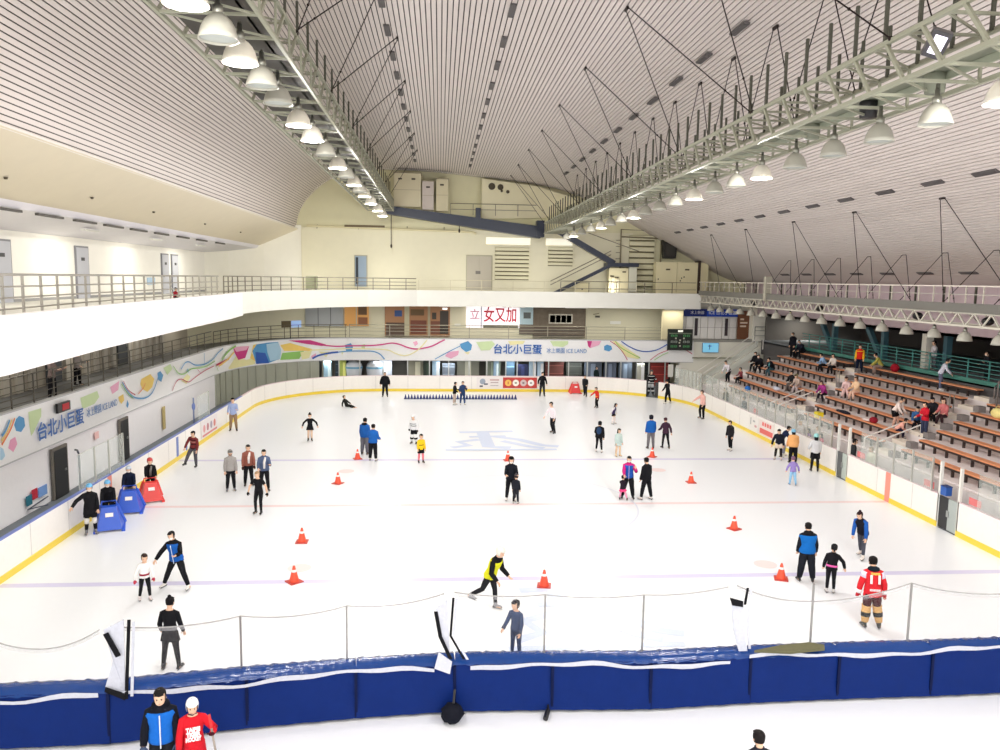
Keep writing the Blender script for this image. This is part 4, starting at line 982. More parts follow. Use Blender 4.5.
for i, x in enumerate((-9.55, -7.85-.1)):
    t = thing('white_round_unit', '%s white rounded machine with a pale blue stripe behind the far boards' % ('left', 'right')[i], 'machine', (x, 63, 0), group='white rounded machines')
    MB().lathe([(.001, 1.95), (.4, 1.9), (.6, 1.7), (.66, 1.4), (.6, .9), (.45, .2), (.3, 0), (.001, 0)], n=18).build('casing', mat((226, 230, 236), 'plastic', .25), t, True)
    MB().lathe([(.665, 1.5), (.67, 1.35)], n=18).build('stripe', mat((120, 176, 206)), t, True); MB().box(-.3, .3, -.7, -.6, .3, .8).build('service_panel', mat((150, 156, 162)), t)
for i, (x, z) in enumerate(((15.35, .95), (16.0, .9))):
    tag(MB().box(x, x+.42, 61.6, 61.62, z, z+1.0).build('paper_notice', mat((236, 234, 226))), '%s white paper notice on the dark glass under the scoreboard' % ('left', 'right')[i], 'notice')
# ================================================================ LOWER GALLERY SHOPFRONTS (far end)
def gpanel(name, label, x0, x1, z0, z1, col, y=65.45, cat='panel', sub=None, th=.08):
    t = thing(name, label, cat, (x0, y, z0)); MB().box(0, x1-x0, 0, th, 0, z1-z0).build('panel_board', col if not isinstance(col, tuple) else mat(col), t)
    for nm, a, b, c, d, cc in (sub or []): MB().box(a, b, -.03, 0, c, d).build(nm, cc if not isinstance(cc, tuple) else mat(cc), t)
    return t
gpanel('window_blind', 'three grey blinds side by side at the left end of the far gallery', -13.7, -10.65, 4.5, 6.3, (176, 180, 184), sub=[('frame_bar', 1.0, 1.06, 0, 1.8, (110, 112, 116)), ('frame_bar', 2.0, 2.06, 0, 1.8, (110, 112, 116))], cat='blind')
gpanel('shop_window', 'lit amber window beside the grey blinds in the far gallery', -10.55, -8.6, 4.55, 6.3, emis((204, 150, 84), .35), sub=[('frame_bar', .92, 1.0, 0, 1.75, (200, 196, 180)), ('picture', 1.1, 1.8, .9, 1.6, (120, 90, 60)), ('picture', 1.1, 1.85, .1, .7, (150, 96, 66))], cat='window')
gpanel('snack_shop', 'open snack shop with brown counter in the middle of the far gallery', -7.3, -1.98, 3.75, 6.3, emis((150, 106, 70), .25), sub=[('counter', .1, 1.6, .0, 1.1, (92, 72, 58)), ('blue_picture', .8, 1.4, 1.6, 2.1, (50, 80, 140)), ('pillar', 1.6, 2.0, 0, 2.5, (196, 190, 160)),
      ('counter', 2.1, 3.4, .2, 1.3, (120, 66, 48)), ('menu_board', 2.1, 3.2, 1.7, 2.2, (112, 86, 52)), ('pillar', 3.5, 3.7, 0, 2.5, (170, 160, 130)), ('plant_pot', 3.85, 4.2, 1.4, 1.95, (60, 50, 40)), ('counter', 3.75, 4.5, .2, 1.25, (120, 70, 50)), ('dark_doorway', 4.5, 5.2, .2, 2.1, (54, 44, 36)), ('exit_light', 4.7, 5.1, 2.2, 2.35, emis((250, 250, 250), 1.5))], cat='shop')
t = gpanel('light_box_sign', 'bright white light box with red Chinese brush lettering in the far gallery', -.6+2.2, 6.0, 4.5, 6.3, emis((248, 240, 244), 1.0), y=65.3, cat='sign', sub=[('frame_bar', 1.2, 1.28, 0, 1.8, (150, 160, 176)), ('lower_clutter', 1.4, 4.3, 0, .25, (110, 110, 96))])
t.location.x = -.65; 
text_mesh('立', .9, mat((230, 170, 190)), 'lettering', t, frame((.7, -.05, 1.05), (1, 0, 0), (0, -1, 0)), bold=.01)
text_mesh('女又加', 1.3, mat((214, 40, 70)), 'lettering', t, frame((2.8, -.05, 1.0), (1, 0, 0), (0, -1, 0)), width=2.7, bold=.02)
gpanel('glass_door_poster', 'pale blue glass panel with grey box right of the light box sign', 3.75, 5.0, 4.0, 6.3, (190, 216, 226), sub=[('grey_box', .35, .95, 1.3, 1.8, (96, 104, 104)), ('rack', 0, 1.2, 0, .8, (110, 100, 90))], cat='panel')
gpanel('stone_wall_panel', 'dark stone clad panel with a white framed window in the far gallery', 4.9, 9.3, 3.75, 6.3, mat((122, 112, 100), 'concrete', .9, .35), y=65.4, cat='panel',
       sub=[('window_frame', 1.3, 3.3, 1.15, 1.95, (206, 202, 188)), ('window_pane', 1.4, 1.85, 1.25, 1.85, (90, 96, 92)), ('window_pane', 1.9, 2.3, 1.25, 1.85, (80, 86, 82)), ('window_pane', 2.35, 2.75, 1.25, 1.85, (110, 114, 104)), ('window_pane', 2.8, 3.2, 1.25, 1.85, (86, 90, 84))]+[('stone_course', .05, 4.3, .1+.22*k, .2+.22*k, (84+8*(k % 2), 78, 70)) for k in range(4)])
tag(MB().box(11.4, 12.3, 65.5, 65.58, 4.9, 5.15).build('white_plate', mat((244, 244, 236))), 'small white plate on the cream wall of the far gallery', 'sign')
tag(MB().box(-1.9+.3, -1.1, 65.5, 65.58, 4.6, 4.8).build('white_plate', mat((236, 236, 226))), 'small white plate left of the light box sign', 'sign')
t = thing('wall_bracket', 'pipe bracket with camera near the ceiling of the far gallery', 'bracket', (9.9, 65.3, 5.7)); MB().bar((0, 0, 0), (.5, 0, .1), .06).build('arm', mat((150, 140, 110)), t); MB().box(.2, .55, -.1, .1, -.25, -.1).build('camera_body', mat((90, 86, 76)), t)
t = thing('hanging_sign', 'brown and blue double sign above the far left corner of the gallery', 'sign', (-14.6, 60.4, 4.65), radians(38))
MB().box(0, .75, 0, .06, 0, .5).build('brown_board', mat((96, 84, 60)), t); MB().box(.8, 1.6, 0, .06, 0, .5).build('blue_board', emis((150, 180, 230), .7), t); MB().bar((.7, .03, 0), (.7, .03, -.9), .05).build('post', black, t)
# blue header sign with white panels to its right end
m = MB(); m.box(16.4, 24, 63.0, 63.2, 3.9, 6.6); struct(m.build('wall_far_right', mat((232, 228, 214))))
m = MB(); m.box(16.4, 28.5, 62.06, 62.3, 0, 3.95); struct(m.build('wall_far_right_lower', mat((236, 234, 222))))
m = MB(); m.box(22.0, 28.5, 61.2, 61.4, 3.9, 6.0); struct(m.build('wall_far_right', mat((232, 230, 218))))
m = MB(); m.box(16.4, 28.5, 62, 66, 3.75, 3.95); struct(m.build('floor', conc))
m = MB(); m.box(14.8, 16.5, 61.9, 62.1, 3.95, 6.4); struct(m.build('wall_far_gallery', mat((206, 196, 160))))
m = MB(); m.box(17, 28.5, 60.4, 60.6, 0, .1)
t = thing('header_sign', 'dark blue header board with small white lettering above white panels', 'sign', (16.35, 62.6, 5.75)); MB().box(0, 4.95, 0, .1, 0, .6).build('header_board', mat((22, 44, 120), 'plastic'), t); MB().box(2.3, 4.95, -.01, 0, 0, .6).build('lighter_board', mat((30, 74, 190)), t)
text_mesh('冰上樂園', .3, mat((230, 230, 240)), 'lettering', t, frame((1.5, -.03, .3), (1, 0, 0), (0, -1, 0)), width=1.1); text_mesh('ICE 台北小巨蛋', .34, mat((240, 244, 250)), 'lettering', t, frame((3.6, -.03, .3), (1, 0, 0), (0, -1, 0)), width=2.3, bold=.005)
t = thing('locker_wall', 'row of tall white locker panels under the blue header board', 'lockers', (16.4, 62.8, 3.95))
for k in range(8): MB().box(.05+k*.6, .6+k*.6, 0, .1, 0, 1.8).build('locker_door', mat((238, 236, 232), 'plastic'), t)
for x in (1.35, 3.85): MB().box(x, x+.25, -.03, 0, .25, 1.65).build('dark_strip', mat((60, 50, 56)), t)
MB().box(0, 4.9, -.02, 0, .9, .93).build('joint_line', mat((180, 176, 176)), t)
t = thing('brown_menu_board', 'tall brown board with white lettering beside the white lockers', 'sign', (21.2, 62.5, 3.95)); MB().box(0, .95, 0, .1, 0, 2.3).build('panel_board', mat((110, 66, 40)), t)
for k, wd in enumerate((.3, .6, .5)): MB().box(.2, .2+wd, -.02, 0, 1.55-k*.28, 1.68-k*.28).build('lettering_bar', mat((220, 200, 180)), t)
t = thing('score_board', 'black hanging scoreboard with green and red digits at the far right', 'scoreboard', (15.2, 61.5, 3.1)); MB().box(0, 2.0, 0, .15, 0, 1.68).build('housing', mat((26, 32, 28)), t)
MB().box(.8, 1.2, -.02, 0, 1.45, 1.6).build('clock_digits', emis((236, 236, 220), .8), t)
for a in (.25, 1.25):
    for b in (1.1, .62, .25): text_mesh('88', .26, emis((60, 120, 70), .5) if b != .62 else mat((150, 160, 150)), 'digits', t, frame((a+.25, -.02, b+.05), (1, 0, 0), (0, -1, 0)), width=.55)
for a, b in ((.65, .95), (1.3, .95), (1.0, .8), (1.0, .35), (.95, .6)): MB().box(a-.06, a+.06, -.02, 0, b-.06, b+.06).build('team_light', mat((190, 190, 170)), t)
MB().box(.1, 1.9, -.02, 0, 1.3, 1.38).build('header_strip', mat((110, 120, 100)), t)
t = thing('video_screen', 'light blue video screen on the white wall at far right', 'screen', (18.15, 61.85, 2.9)); MB().box(0, 1.35, 0, .1, 0, .8).build('screen_frame', mat((120, 150, 170)), t); MB().box(.04, 1.31, -.01, 0, .04, .76).build('screen', emis((126, 196, 232), .6), t); MB().box(.55, .62, -.02, -.01, .25, .65).build('figure', mat((70, 130, 160)), t); MB().box(.45, .75, -.02, -.01, .5, .56).build('figure', mat((70, 130, 160)), t)
tag(MB().box(17.4, 21.2, 61.84, 62, 2.42, 2.52).build('ledge', mat((150, 148, 130))), 'thin grey ledge under the blue video screen', 'ledge')
railing('railing', 'grey railing on the landing above the far right stairs', [(22.1, 61.1), (26, 61.1)], 3.95, 1.1, 2, (.4, .8), mat((130, 132, 132), 'metal'), .04, .02, .03)
t = thing('staircase', 'white staircase with sloping handrails climbing right at the far right corner', 'stairs', (17.2, 59.4, 0))
for k in range(11): MB().box(k*.42, k*.42+.44, 0, 1.6, 0, (k+1)*.3).build('step', mat((216, 212, 200)), t)
m = MB(); m.prism([(-.1, -.06, 0), (4.6, -.06, 3.2), (4.6, -.06, 3.6), (-.1, -.06, .5)], (0, .06, 0)); m.build('side_string', mat((226, 226, 214)), t)
for yy_ in (0, 1.5): MB().tube([(-.3, yy_, .2), (-.3, yy_, 1.1), (4.5, yy_, 4.3), (4.9, yy_, 4.3), (4.9, yy_, 3.4)], .04, 6).build('handrail', whp, t)
m = MB(); m.face([(-.3, -.02, .9), (4.5, -.02, 4.1), (4.5, -.02, 3.6), (-.3, -.02, .45)]); m.build('guard_sheet', sheer((224, 230, 222), .45), t)
# ================================================================ UPPER FAR WALL FITTINGS
n = 9
def far_door(label_n, x0, x1, z0, z1, leaf, two=False, glassy=False):
    global n
    fr = struct(MB().box(x0-.08, x1+.08, 65.84, 65.9, z0, z1+.08).build('door_%d' % n, mat((176, 172, 150)))); n += 1
    if two:
        MB().box(x0, (x0+x1)/2-.01, 65.8, 65.84, z0, z1).build('door_leaf', leaf, fr); MB().box((x0+x1)/2+.01, x1, 65.8, 65.84, z0, z1).build('door_leaf', leaf, fr); MB().box(x0+.7, x0+1.1, 65.77, 65.8, z0+1.3, z0+1.55).build('door_sign', mat((120, 116, 110)), fr)
    else:
        MB().box(x0, x1, 65.8, 65.84, z0, z1).build('door_leaf', leaf, fr); MB().box(x0+.05, x0+.25, 65.77, 65.8, z0+.2, z1-.1).build('opening_edge', mat((40, 50, 60)), fr)
far_door('', -9.7, -8.8, 7.75, 10.2, mat((150, 170, 190)))
far_door('', -.6, 1.4, 7.6, 10.35, mat((190, 184, 168)), True)
for i, (x0, x1, z0, z1, k) in enumerate(((1.7, 4.5, 8.45, 11.1, 8), (6.1, 8.15, 9.65, 11.2, 5), (12.9, 15.0, 8.0, 12.3, 9))):
    t = thing('wall_louvre', '%s slatted ventilation louvre from the left in the upper far wall' % nth(i).replace('nearest', 'first'), 'louvre', (x0, 65.85, z0), group='louvres on the upper far wall')
    MB().box(0, x1-x0, 0, .05, 0, z1-z0).build('louvre_back', mat((96, 88, 60)), t)
    for j in range(k):
        h = (z1-z0)/k; m = MB(); m.prism([(0, 0, j*h+h*.32), (0, -.18, j*h+h*.2), (0, -.18, j*h+h*.88), (0, 0, (j+1)*h)], (x1-x0, 0, 0)); m.build('louvre_blade', mat((226, 222, 190)), t)
for i, (x0, x1, z) in enumerate(((.95, 4.6, 11.35), (5.9, 8.1, 11.35))):
    tag(MB().box(x0, x1, 65.85, 65.92, z, z+.55).build('clerestory_window', emis((236, 232, 214), .8)), '%s bright strip window under the dark beam' % ('left', 'right')[i], 'window')
beam = mat((40, 48, 66), 'paint', .4)
t = thing('sloping_beam', 'dark blue sloping walkway beam across the upper far wall', 'beam', (-7.1, 64, 0))
MB().prism([(0, 0, 13.5), (12.3, 0, 11.8), (12.3, 0, 12.75), (0, 0, 14.15)], (0, .9, 0)).build('beam_box', beam, t)
MB().box(12.0, 12.6, -.1, 1.0, 11.9, 13.2).build('end_block', beam, t); MB().box(7.1, 7.5, .1, .8, 13.1, 14.1).build('bracket', beam, t); MB().bar((.1, .1, 13.8), (-.6, .1, 15.2), .25).build('bracket', beam, t)
railing('railing', 'thin railing on top of the dark sloping beam', [(-2.0, 64.6), (4.9, 64.6)], 13.55, .9, 1.8, (.45,), gr, topr=.03)
t = thing('zigzag_stair', 'dark zigzag steel stair on the right of the upper far wall', 'stairs', (6.7, 64.3, 0))
MB().bar((0, 0, 12.4), (4.6, 0, 9.9), .5, .45).build('upper_flight', beam, t); MB().bar((4.6, 0, 9.9), (-.3, 0, 7.4), .5, .25).build('lower_flight', beam, t); MB().box(4.0, 6.6, -.3, 1.2, 9.65, 9.95).build('landing', beam, t)
MB().tube([(4.3, -.2, 10.9), (-.6, -.2, 8.4)], .035, 6).build('handrail', gr, t); MB().tube([(4.3, -.2, 10.6), (-.6, -.2, 8.1)], .03, 6).build('handrail', gr, t); MB().tube([(2.4, -.2, 12.3), (6.6, -.2, 10.0+.9)], .03, 6).build('handrail', gr, t)
for i, (x0, x1, z0, z1, c, lab) in enumerate(((-6.5, -4.35, 14.1, 16.7, (214, 206, 176), 'wide cream'), (-4.25, -3.35, 13.9, 16.1, (206, 196, 188), 'grey pink'), (-3.15, -2.2, 13.8, 16.3, (212, 204, 172), 'narrow cream'))):
    t = thing('duct_cabinet', '%s duct cabinet standing on the dark sloping beam' % lab, 'cabinet', (x0, 64.4, z0)); MB().box(0, x1-x0, 0, 1.3, 0, z1-z0).build('cabinet_body', mat(c), t)
    for a in ((.35, 1.4) if i == 0 else (.3,)): MB().box(a, a+.3, -.03, 0, z1-z0-.5, z1-z0-.38).build('vent_slot', mat((60, 54, 44)), t)
    MB().box(-.03, x1-x0+.03, -.05, 1.3, z1-z0, z1-z0+.06).build('cabinet_lid', mat((150, 140, 116)), t)
    MB().box(0, x1-x0, -.01, 0, (z1-z0)*.5, (z1-z0)*.5+.03).build('joint_line', mat((170, 160, 130)), t)
t = thing('plant_room_wall', 'cream boxed wall block with round dark vents under the far ceiling', 'wall block', (.5, 65.0, 13.3)); m = MB(); m.prism([(0, 0, 0), (0, 0, 3.2), (4.5, 0, 2.7), (8.0, 0, 1.7), (5.2, 0, .2)], (0, .9, 0)); m.build('wall_block_body', mat((232, 226, 192)), t)
for x, z, r in ((.8, 2.6, .28), (1.5, 2.55, .24), (1.6, 2.25, .1), (2.1, 2.2, .14)): MB().lathe([(r, 0), (r, .05), (.001, .05)], n=12).build('round_vent', mat((70, 62, 44)), t).matrix_local = Matrix.Translation((x, -.0, z)) @ Matrix.Rotation(pi/2, 4, 'X')
# pipes and ledge at the foot of the upper recess
t = thing('ceiling_pipe', 'pale horizontal pipe running along the top of the far left wall', 'pipe', (-13.5, 65.6, 12.55)); MB().tube([(0, 0, .0), (13.2, 0, -.25), (13.6, 0, -.4)], .09, 8).build('pipe', mat((222, 214, 176)), t); MB().box(3.0, 6.2, -.1, .1, -.05, .12).build('dark_tray', mat((100, 84, 56)), t)
for x in (.8, 4.1, 8, 11): MB().bar((x, 0, -.2), (x, .3, .1), .05).build('pipe_clip', mat((120, 110, 80)), t)
for i, (x, z0, z1) in enumerate(((-6.7, 11.0, 13.6), (-1.3, 12.3, 13.0))):
    t = thing('drop_rod', '%s thin dark rod hanging below the sloping beam' % ('left', 'right')[i], 'rod', (x, 64.4, z0)); MB().bar((0, 0, 0), (0, 0, z1-z0), .06).build('rod', rodm, t); MB().ell((0, 0, 0), (.08, .08, .18), 6, 4).build('end_weight', rodm, t)
t = thing('power_cabinet', 'large double door cream power cabinet on the upper right balcony', 'cabinet', (14.8, 64.2, 7.33)); 
for k in range(2): MB().box(k*1.75, k*1.75+1.72, 0, .9, 0, 2.75).build('cabinet_door', mat((226, 218, 180)), t)
for x in (.8, 2.4): MB().box(x, x+.35, -.03, 0, 2.1, 2.22).build('vent_slot', mat((70, 60, 40)), t)
MB().box(3.5, 3.7, -.05, .9, 0, 2.9).build('dark_post', mat((60, 44, 34)), t); MB().box(3.72, 4.35, 0, .9, 0, 2.75).build('cabinet_door', mat((214, 206, 168)), t)
for x, z in ((2.1, 1.4), (2.3, 1.5), (2.0, 1.2), (.15, 1.3)): MB().box(x, x+.07, -.03, 0, z, z+.12).build('knob', black, t)
t = thing('control_cabinet', 'small cream control cabinet left of the tall louvre', 'cabinet', (10.9, 64.2, 7.33)); MB().box(0, 1.6, 0, .7, 0, 2.2).build('cabinet_body', mat((220, 212, 176)), t); MB().box(1.65, 2.3, 0, .7, .3, 2.3).build('side_box', mat((206, 206, 190)), t)
for x, z in ((.1, 1.5), (.5, 1.4), (1.1, 1.85)): MB().box(x, x+.3, -.03, 0, z, z+.1).build('vent_slot', mat((70, 60, 40)), t)
MB().box(.2, .45, -.15, 0, 0, 1.4).build('pipe_stack', mat((230, 224, 200)), t); MB().box(.6, .8, -.15, 0, 0, 1.3).build('pipe_stack', mat((230, 224, 200)), t); MB().box(0, 3.5, -.5, .9, -.0, .2).build('plinth', mat((90, 86, 70)), t)
t = thing('low_cabinet', 'low cream box at the foot of the zigzag stair', 'cabinet', (8.2, 64.2, 7.33)); MB().box(0, 1.1, 0, .6, 0, .95).build('cabinet_body', mat((222, 214, 176)), t); MB().box(-.05, 1.15, -.03, .6, .95, 1.0).build('cabinet_lid', mat((130, 120, 90)), t); MB().box(.45, .6, -.02, 0, .4, .5).build('knob', black, t)
t = thing('hanging_speaker', 'black speaker box hanging beside the tall louvre on the right', 'loudspeaker', (15.6, 64.9, 10.4)); MB().prism([(0, 0, 0), (1.0, 0, 0), (1.15, 0, 1.5), (-.15, 0, 1.5)], (0, .6, 0)).build('speaker_body', mat((30, 28, 24)), t); MB().box(.1, .9, -.02, 0, .2, 1.2).build('speaker_grille', mat((44, 42, 38)), t)
t = thing('louvre_frame', 'grey pipe frame standing in front of the tall louvre', 'frame', (12.1, 65.55, 7.33)); MB().tube([(0, 0, 0), (0, 0, 5.4), (3.4, 0, 5.3), (3.4, 0, 0)], .07, 6).build('frame_tube', mat((130, 122, 96)), t); MB().tube([(0, 0, 4.8), (3.4, 0, 4.7)], .06, 6).build('frame_tube', mat((130, 122, 96)), t)
for z in (3.0, 3.5, 4.0, 4.5): MB().bar((-.4, 0, z), (0, 0, z), .05).build('rung', mat((120, 112, 90)), t)
railing('railing', 'thin railing before the cabinets at the right of the upper far balcony', [(6.5, 61.2), (17.2, 61.2)], 7.33, 1.1, 2.2, (.55,), gr, topr=.025)
tag(MB().box(9.3, 9.7, 65.5, 65.9, 14.1, 14.25).build('wall_plate', mat((90, 76, 44))), 'tiny dark plate high on the far right cream wall', 'plate')
t = thing('floor_case', 'greenish case standing on the curved upper left balcony', 'case', (-11.9, 55.0, 7.33)); MB().box(0, .75, 0, .4, .35, 1.2).build('case_body', mat((170, 174, 140)), t); MB().box(.02, .1, .1, .3, 0, .35).build('leg', steel, t); MB().box(.65, .73, .1, .3, 0, .35).build('leg', steel, t)
tag(MB().box(-13.5, -12.8, 65.7, 65.85, 7.9, 8.35).build('pale_notice', mat((206, 214, 236))), 'pale blue notice low on the far left upper wall', 'notice')
tag(MB().box(-19.58, -19.54, 47.2, 48.4, 7.9, 8.3).build('pale_notice', mat((180, 206, 230))), 'pale blue notice on the upper left wall beside the doors', 'notice')
tag(MB().box(22.9, 23.3, 40.1, 40.5, 4.1, 5.95).build('white_pillar', mat((222, 222, 210))), 'slim white pillar standing behind the teal railing', 'pillar')
# things left on the stand
t = thing('yellow_box', 'small bright yellow box on the lowest bench of the middle section', 'box', (rowx(6)-.05, 38.3, treadz(6)+.42)); MB().box(-.14, .14, -.22, .22, 0, .28).build('box_body', mat((240, 220, 40), 'plastic'), t); MB().tube([(0, -.1, .28), (0, -.1, .36), (0, .1, .36), (0, .1, .28)], .015, 5).build('handle', black, t)
t = thing('maroon_bag', 'maroon bag lying with a white cloth on a lower middle bench', 'bag', (rowx(5), 34.9, treadz(5)+.42)); MB().ell((0, 0, .14), (.17, .26, .15), 10, 6).build('bag_body', mat((140, 30, 44), 'cloth'), t, True); MB().ell((0, .55, .06), (.18, .34, .06), 10, 5).build('white_cloth', mat((236, 220, 214), 'cloth'), t, True)
t = thing('cream_bag', 'cream yellow bag on a near bench at the right edge', 'bag', (rowx(2), 30.4, treadz(2)+.42)); MB().ell((0, 0, .2), (.22, .4, .22), 10, 6).build('bag_body', mat((240, 226, 150), 'cloth'), t, True); MB().tube([(0, -.2, .35), (0, -.1, .5), (0, .1, .5), (0, .2, .35)], .02, 5).build('handle', mat((190, 180, 120)), t)
t = thing('dark_coat', 'dark coat lying on the lowest bench of the middle section', 'coat', (rowx(5), 37.6, treadz(5)+.42)); MB().ell((0, 0, .06), (.17, .55, .08), 12, 5).build('coat_body', mat((34, 36, 48), 'cloth'), t, True); MB().ell((0, .55, .05), (.1, .25, .06), 8, 4).build('sleeve', mat((30, 32, 42), 'cloth'), t, True)
t = thing('blue_bag', 'blue bag on a bench near the far end of the stand', 'bag', (rowx(6), 47.8, treadz(6)+.42)); MB().ell((0, 0, .16), (.17, .3, .17), 10, 6).build('bag_body', mat((50, 110, 190), 'cloth'), t, True); MB().tube([(0, -.15, .28), (0, 0, .42), (0, .15, .28)], .02, 5).build('handle', black, t)
t = thing('red_bag', 'red round bag on the top bench beside the person in olive', 'bag', (rowx(0), 41.0, treadz(0)+.42)); MB().ell((0, 0, .22), (.2, .3, .24), 10, 6).build('bag_body', mat((150, 24, 40), 'cloth'), t, True); MB().tube([(0, -.1, .4), (0, 0, .52), (0, .1, .4)], .02, 5).build('handle', black, t)
t = thing('white_pack', 'pale grey pack on a bench at the far section of the stand', 'bag', (rowx(5), 45.6, treadz(5)+.42)); MB().ell((0, 0, .12), (.17, .4, .13), 10, 6).build('bag_body', mat((206, 208, 222), 'cloth'), t, True); MB().ell((0, .3, .16), (.1, .1, .1), 8, 4).build('side_pocket', mat((180, 182, 200), 'cloth'), t, True)

# lights added to brighten the far gallery and shop row, fixed to their ceilings
def area(loc, sx, sy, pw, col=(1, .96, .86)):
    l = bpy.data.lights.new('gallery_fill', 'AREA'); l.shape = 'RECTANGLE'; l.size = sx; l.size_y = sy; l.energy = pw; l.color = col
    o = bpy.data.objects.new('gallery_fill', l); C.objects.link(o); o.location = loc; return o
for i, x in enumerate((-12, -7, -2, 3, 8, 13)):
    t = thing('fill_strip_light', '%s added strip light from the left on the ceiling of the far gallery' % nth(i).replace('nearest', 'first'), 'light', (x, 62.4, 6.3)); MB().box(-.9, .9, -.1, .1, 0, .1).build('light_body', mat((230, 230, 226)), t); area((0, 0, -.03), 1.7, .3, 110).parent = t
    t = thing('fill_strip_light', '%s added strip light from the left above the far ice level shops' % nth(i).replace('nearest', 'first'), 'light', (x, 62.6, 2.04)); MB().box(-.9, .9, -.06, .06, 0, .05).build('light_body', mat((230, 230, 226)), t); area((0, 0, -.02), 1.7, .2, 45, (.9, .96, 1)).parent = t
for i, y in enumerate((20, 28, 36, 44, 52)):
    t = thing('fill_strip_light', '%s strip light from the camera on the pale soffit of the upper left balcony' % nth(i), 'light', (-17.9, y, 10.3)); MB().box(-.1, .1, -.7, .7, 0, .08).build('light_body', mat((230, 230, 226)), t); area((0, 0, -.03), .3, 1.4, 120).parent = t
for i, y in enumerate((24, 31, 38, 45, 52)):  # strips added as fill for the dim lower left gallery
    t = thing('fill_strip_light', '%s added strip light from the camera on the ceiling of the lower left gallery' % nth(i), 'light', (-18.9, y, 6.3)); MB().box(-.08, .08, -.7, .7, 0, .08).build('light_body', mat((230, 230, 226)), t); area((0, 0, -.03), .2, 1.3, 60).parent = t
for i, (x, y, z) in enumerate(((15.6, 61.3, 6.3), (25.5, 59.4, 5.86))):  # two strips put in to brighten the white lockers and wall
    t = thing('fill_strip_light', 'added strip light on the ceiling %s at far right' % ('left of the blue header board', 'above the stair landing')[i], 'light', (x, y, z)); MB().box(-.8, .8, -.08, .08, 0, .08).build('light_body', mat((230, 230, 226)), t); area((0, 0, -.03), 1.5, .3, (45, 130)[i]).parent = t
for i, x in enumerate((-13, -7, -1, 5, 11)):  # row of lights added to brighten the upper far wall
    t = thing('fill_up_light', '%s added fill light from the left at the foot of the upper far wall' % nth(i).replace('nearest', 'first'), 'light', (x, 63.2, 7.35)); MB().box(-.2, .2, -.1, .1, 0, .12).build('light_body', mat((120, 120, 110)), t)
    a = area((0, 0, .16), .5, .3, 50); a.parent = t; a.rotation_euler = (radians(160), 0, 0)
# ================================================================ PEOPLE
SK = (232, 190, 160)
def Rx(a): return Matrix.Rotation(radians(a), 3, 'X')
def Ry(a): return Matrix.Rotation(radians(a), 3, 'Y')
def Rz(a): return Matrix.Rotation(radians(a), 3, 'Z')
DN = Vector((0, 0, -1))
def lerp(a, b, t): return a+(b-a)*t
HT = [(-.5, .10, .12, -.10), (-.46, .20, .21, -.11), (-.38, .27, .30, -.09), (-.25, .325, .37, -.05), (-.1, .35, .40, -.02), (.05, .365, .43, 0), (.2, .365, .44, .02), (.33, .33, .41, .03), (.43, .25, .32, .03), (.49, .13, .17, .03), (.51, .03, .04, .03)]
def head_rings(m, c, R, hd, n=14, infl=1.0, lo=-9, hi=9, face_cut=None, zs=1.0):
    base = len(m.v); rows = [r for r in HT if lo <= r[0] <= hi]
    for t, rx, ry, oy in rows:
        for j in range(n):
            a = 2*pi*j/n; x = rx*infl*cos(a); y = oy+ry*infl*sin(a)
            m.v.append(m._p(c+R @ Vector((x*hd, y*hd, t*hd*zs*(infl if t > 0 else 1)))))
    for i in range(len(rows)-1):
        for j in range(n):
            jj = (j+.5)/n*360   # 270 = front (-Y)
            if face_cut and rows[i][0] < face_cut[0] and abs(jj-270) < face_cut[1]: continue
            a = base+i*n+j; b = base+i*n+(j+1) % n; m.f.append((a, b, b+n, a+n)); m.m.append(m.mi)
def hand(m, w, d, side, fwdv, L, curl=35, infl=1.0):
    """w wrist, d hand direction, side: outward axis across the palm, L hand length"""
    d = d.normalized(); pn = d.cross(side).normalized(); side = pn.cross(d).normalized()
    m.tube([w, w+d*L*.2, w+d*L*.48], [(L*.14*infl, L*.1*infl), (L*.21*infl, L*.11*infl), (L*.22*infl, L*.1*infl)], 8, side)
    for k, (o, ln) in enumerate(((-.165, .38), (-.055, .46), (.055, .44), (.165, .34))):
        p0 = w+d*L*.45+side*L*o; c1 = radians(curl*.5); c2 = radians(curl*1.3)
        d1 = d*cos(c1)+pn*sin(c1); d2 = d*cos(c2)+pn*sin(c2); p1 = p0+d1*L*ln*.5; p2 = p1+d2*L*ln*.5
        m.tube([p0, p1, p2], [L*.056*infl, L*.05*infl, L*.038*infl], 5, side)
    q0 = w+d*L*.14-side*L*.17; m.tube([q0, q0+(d*.6-side*.7+pn*.25)*L*.22, q0+(d*1.0-side*.75+pn*.4)*L*.36], [L*.065*infl, L*.058*infl, L*.042*infl], 5, side)
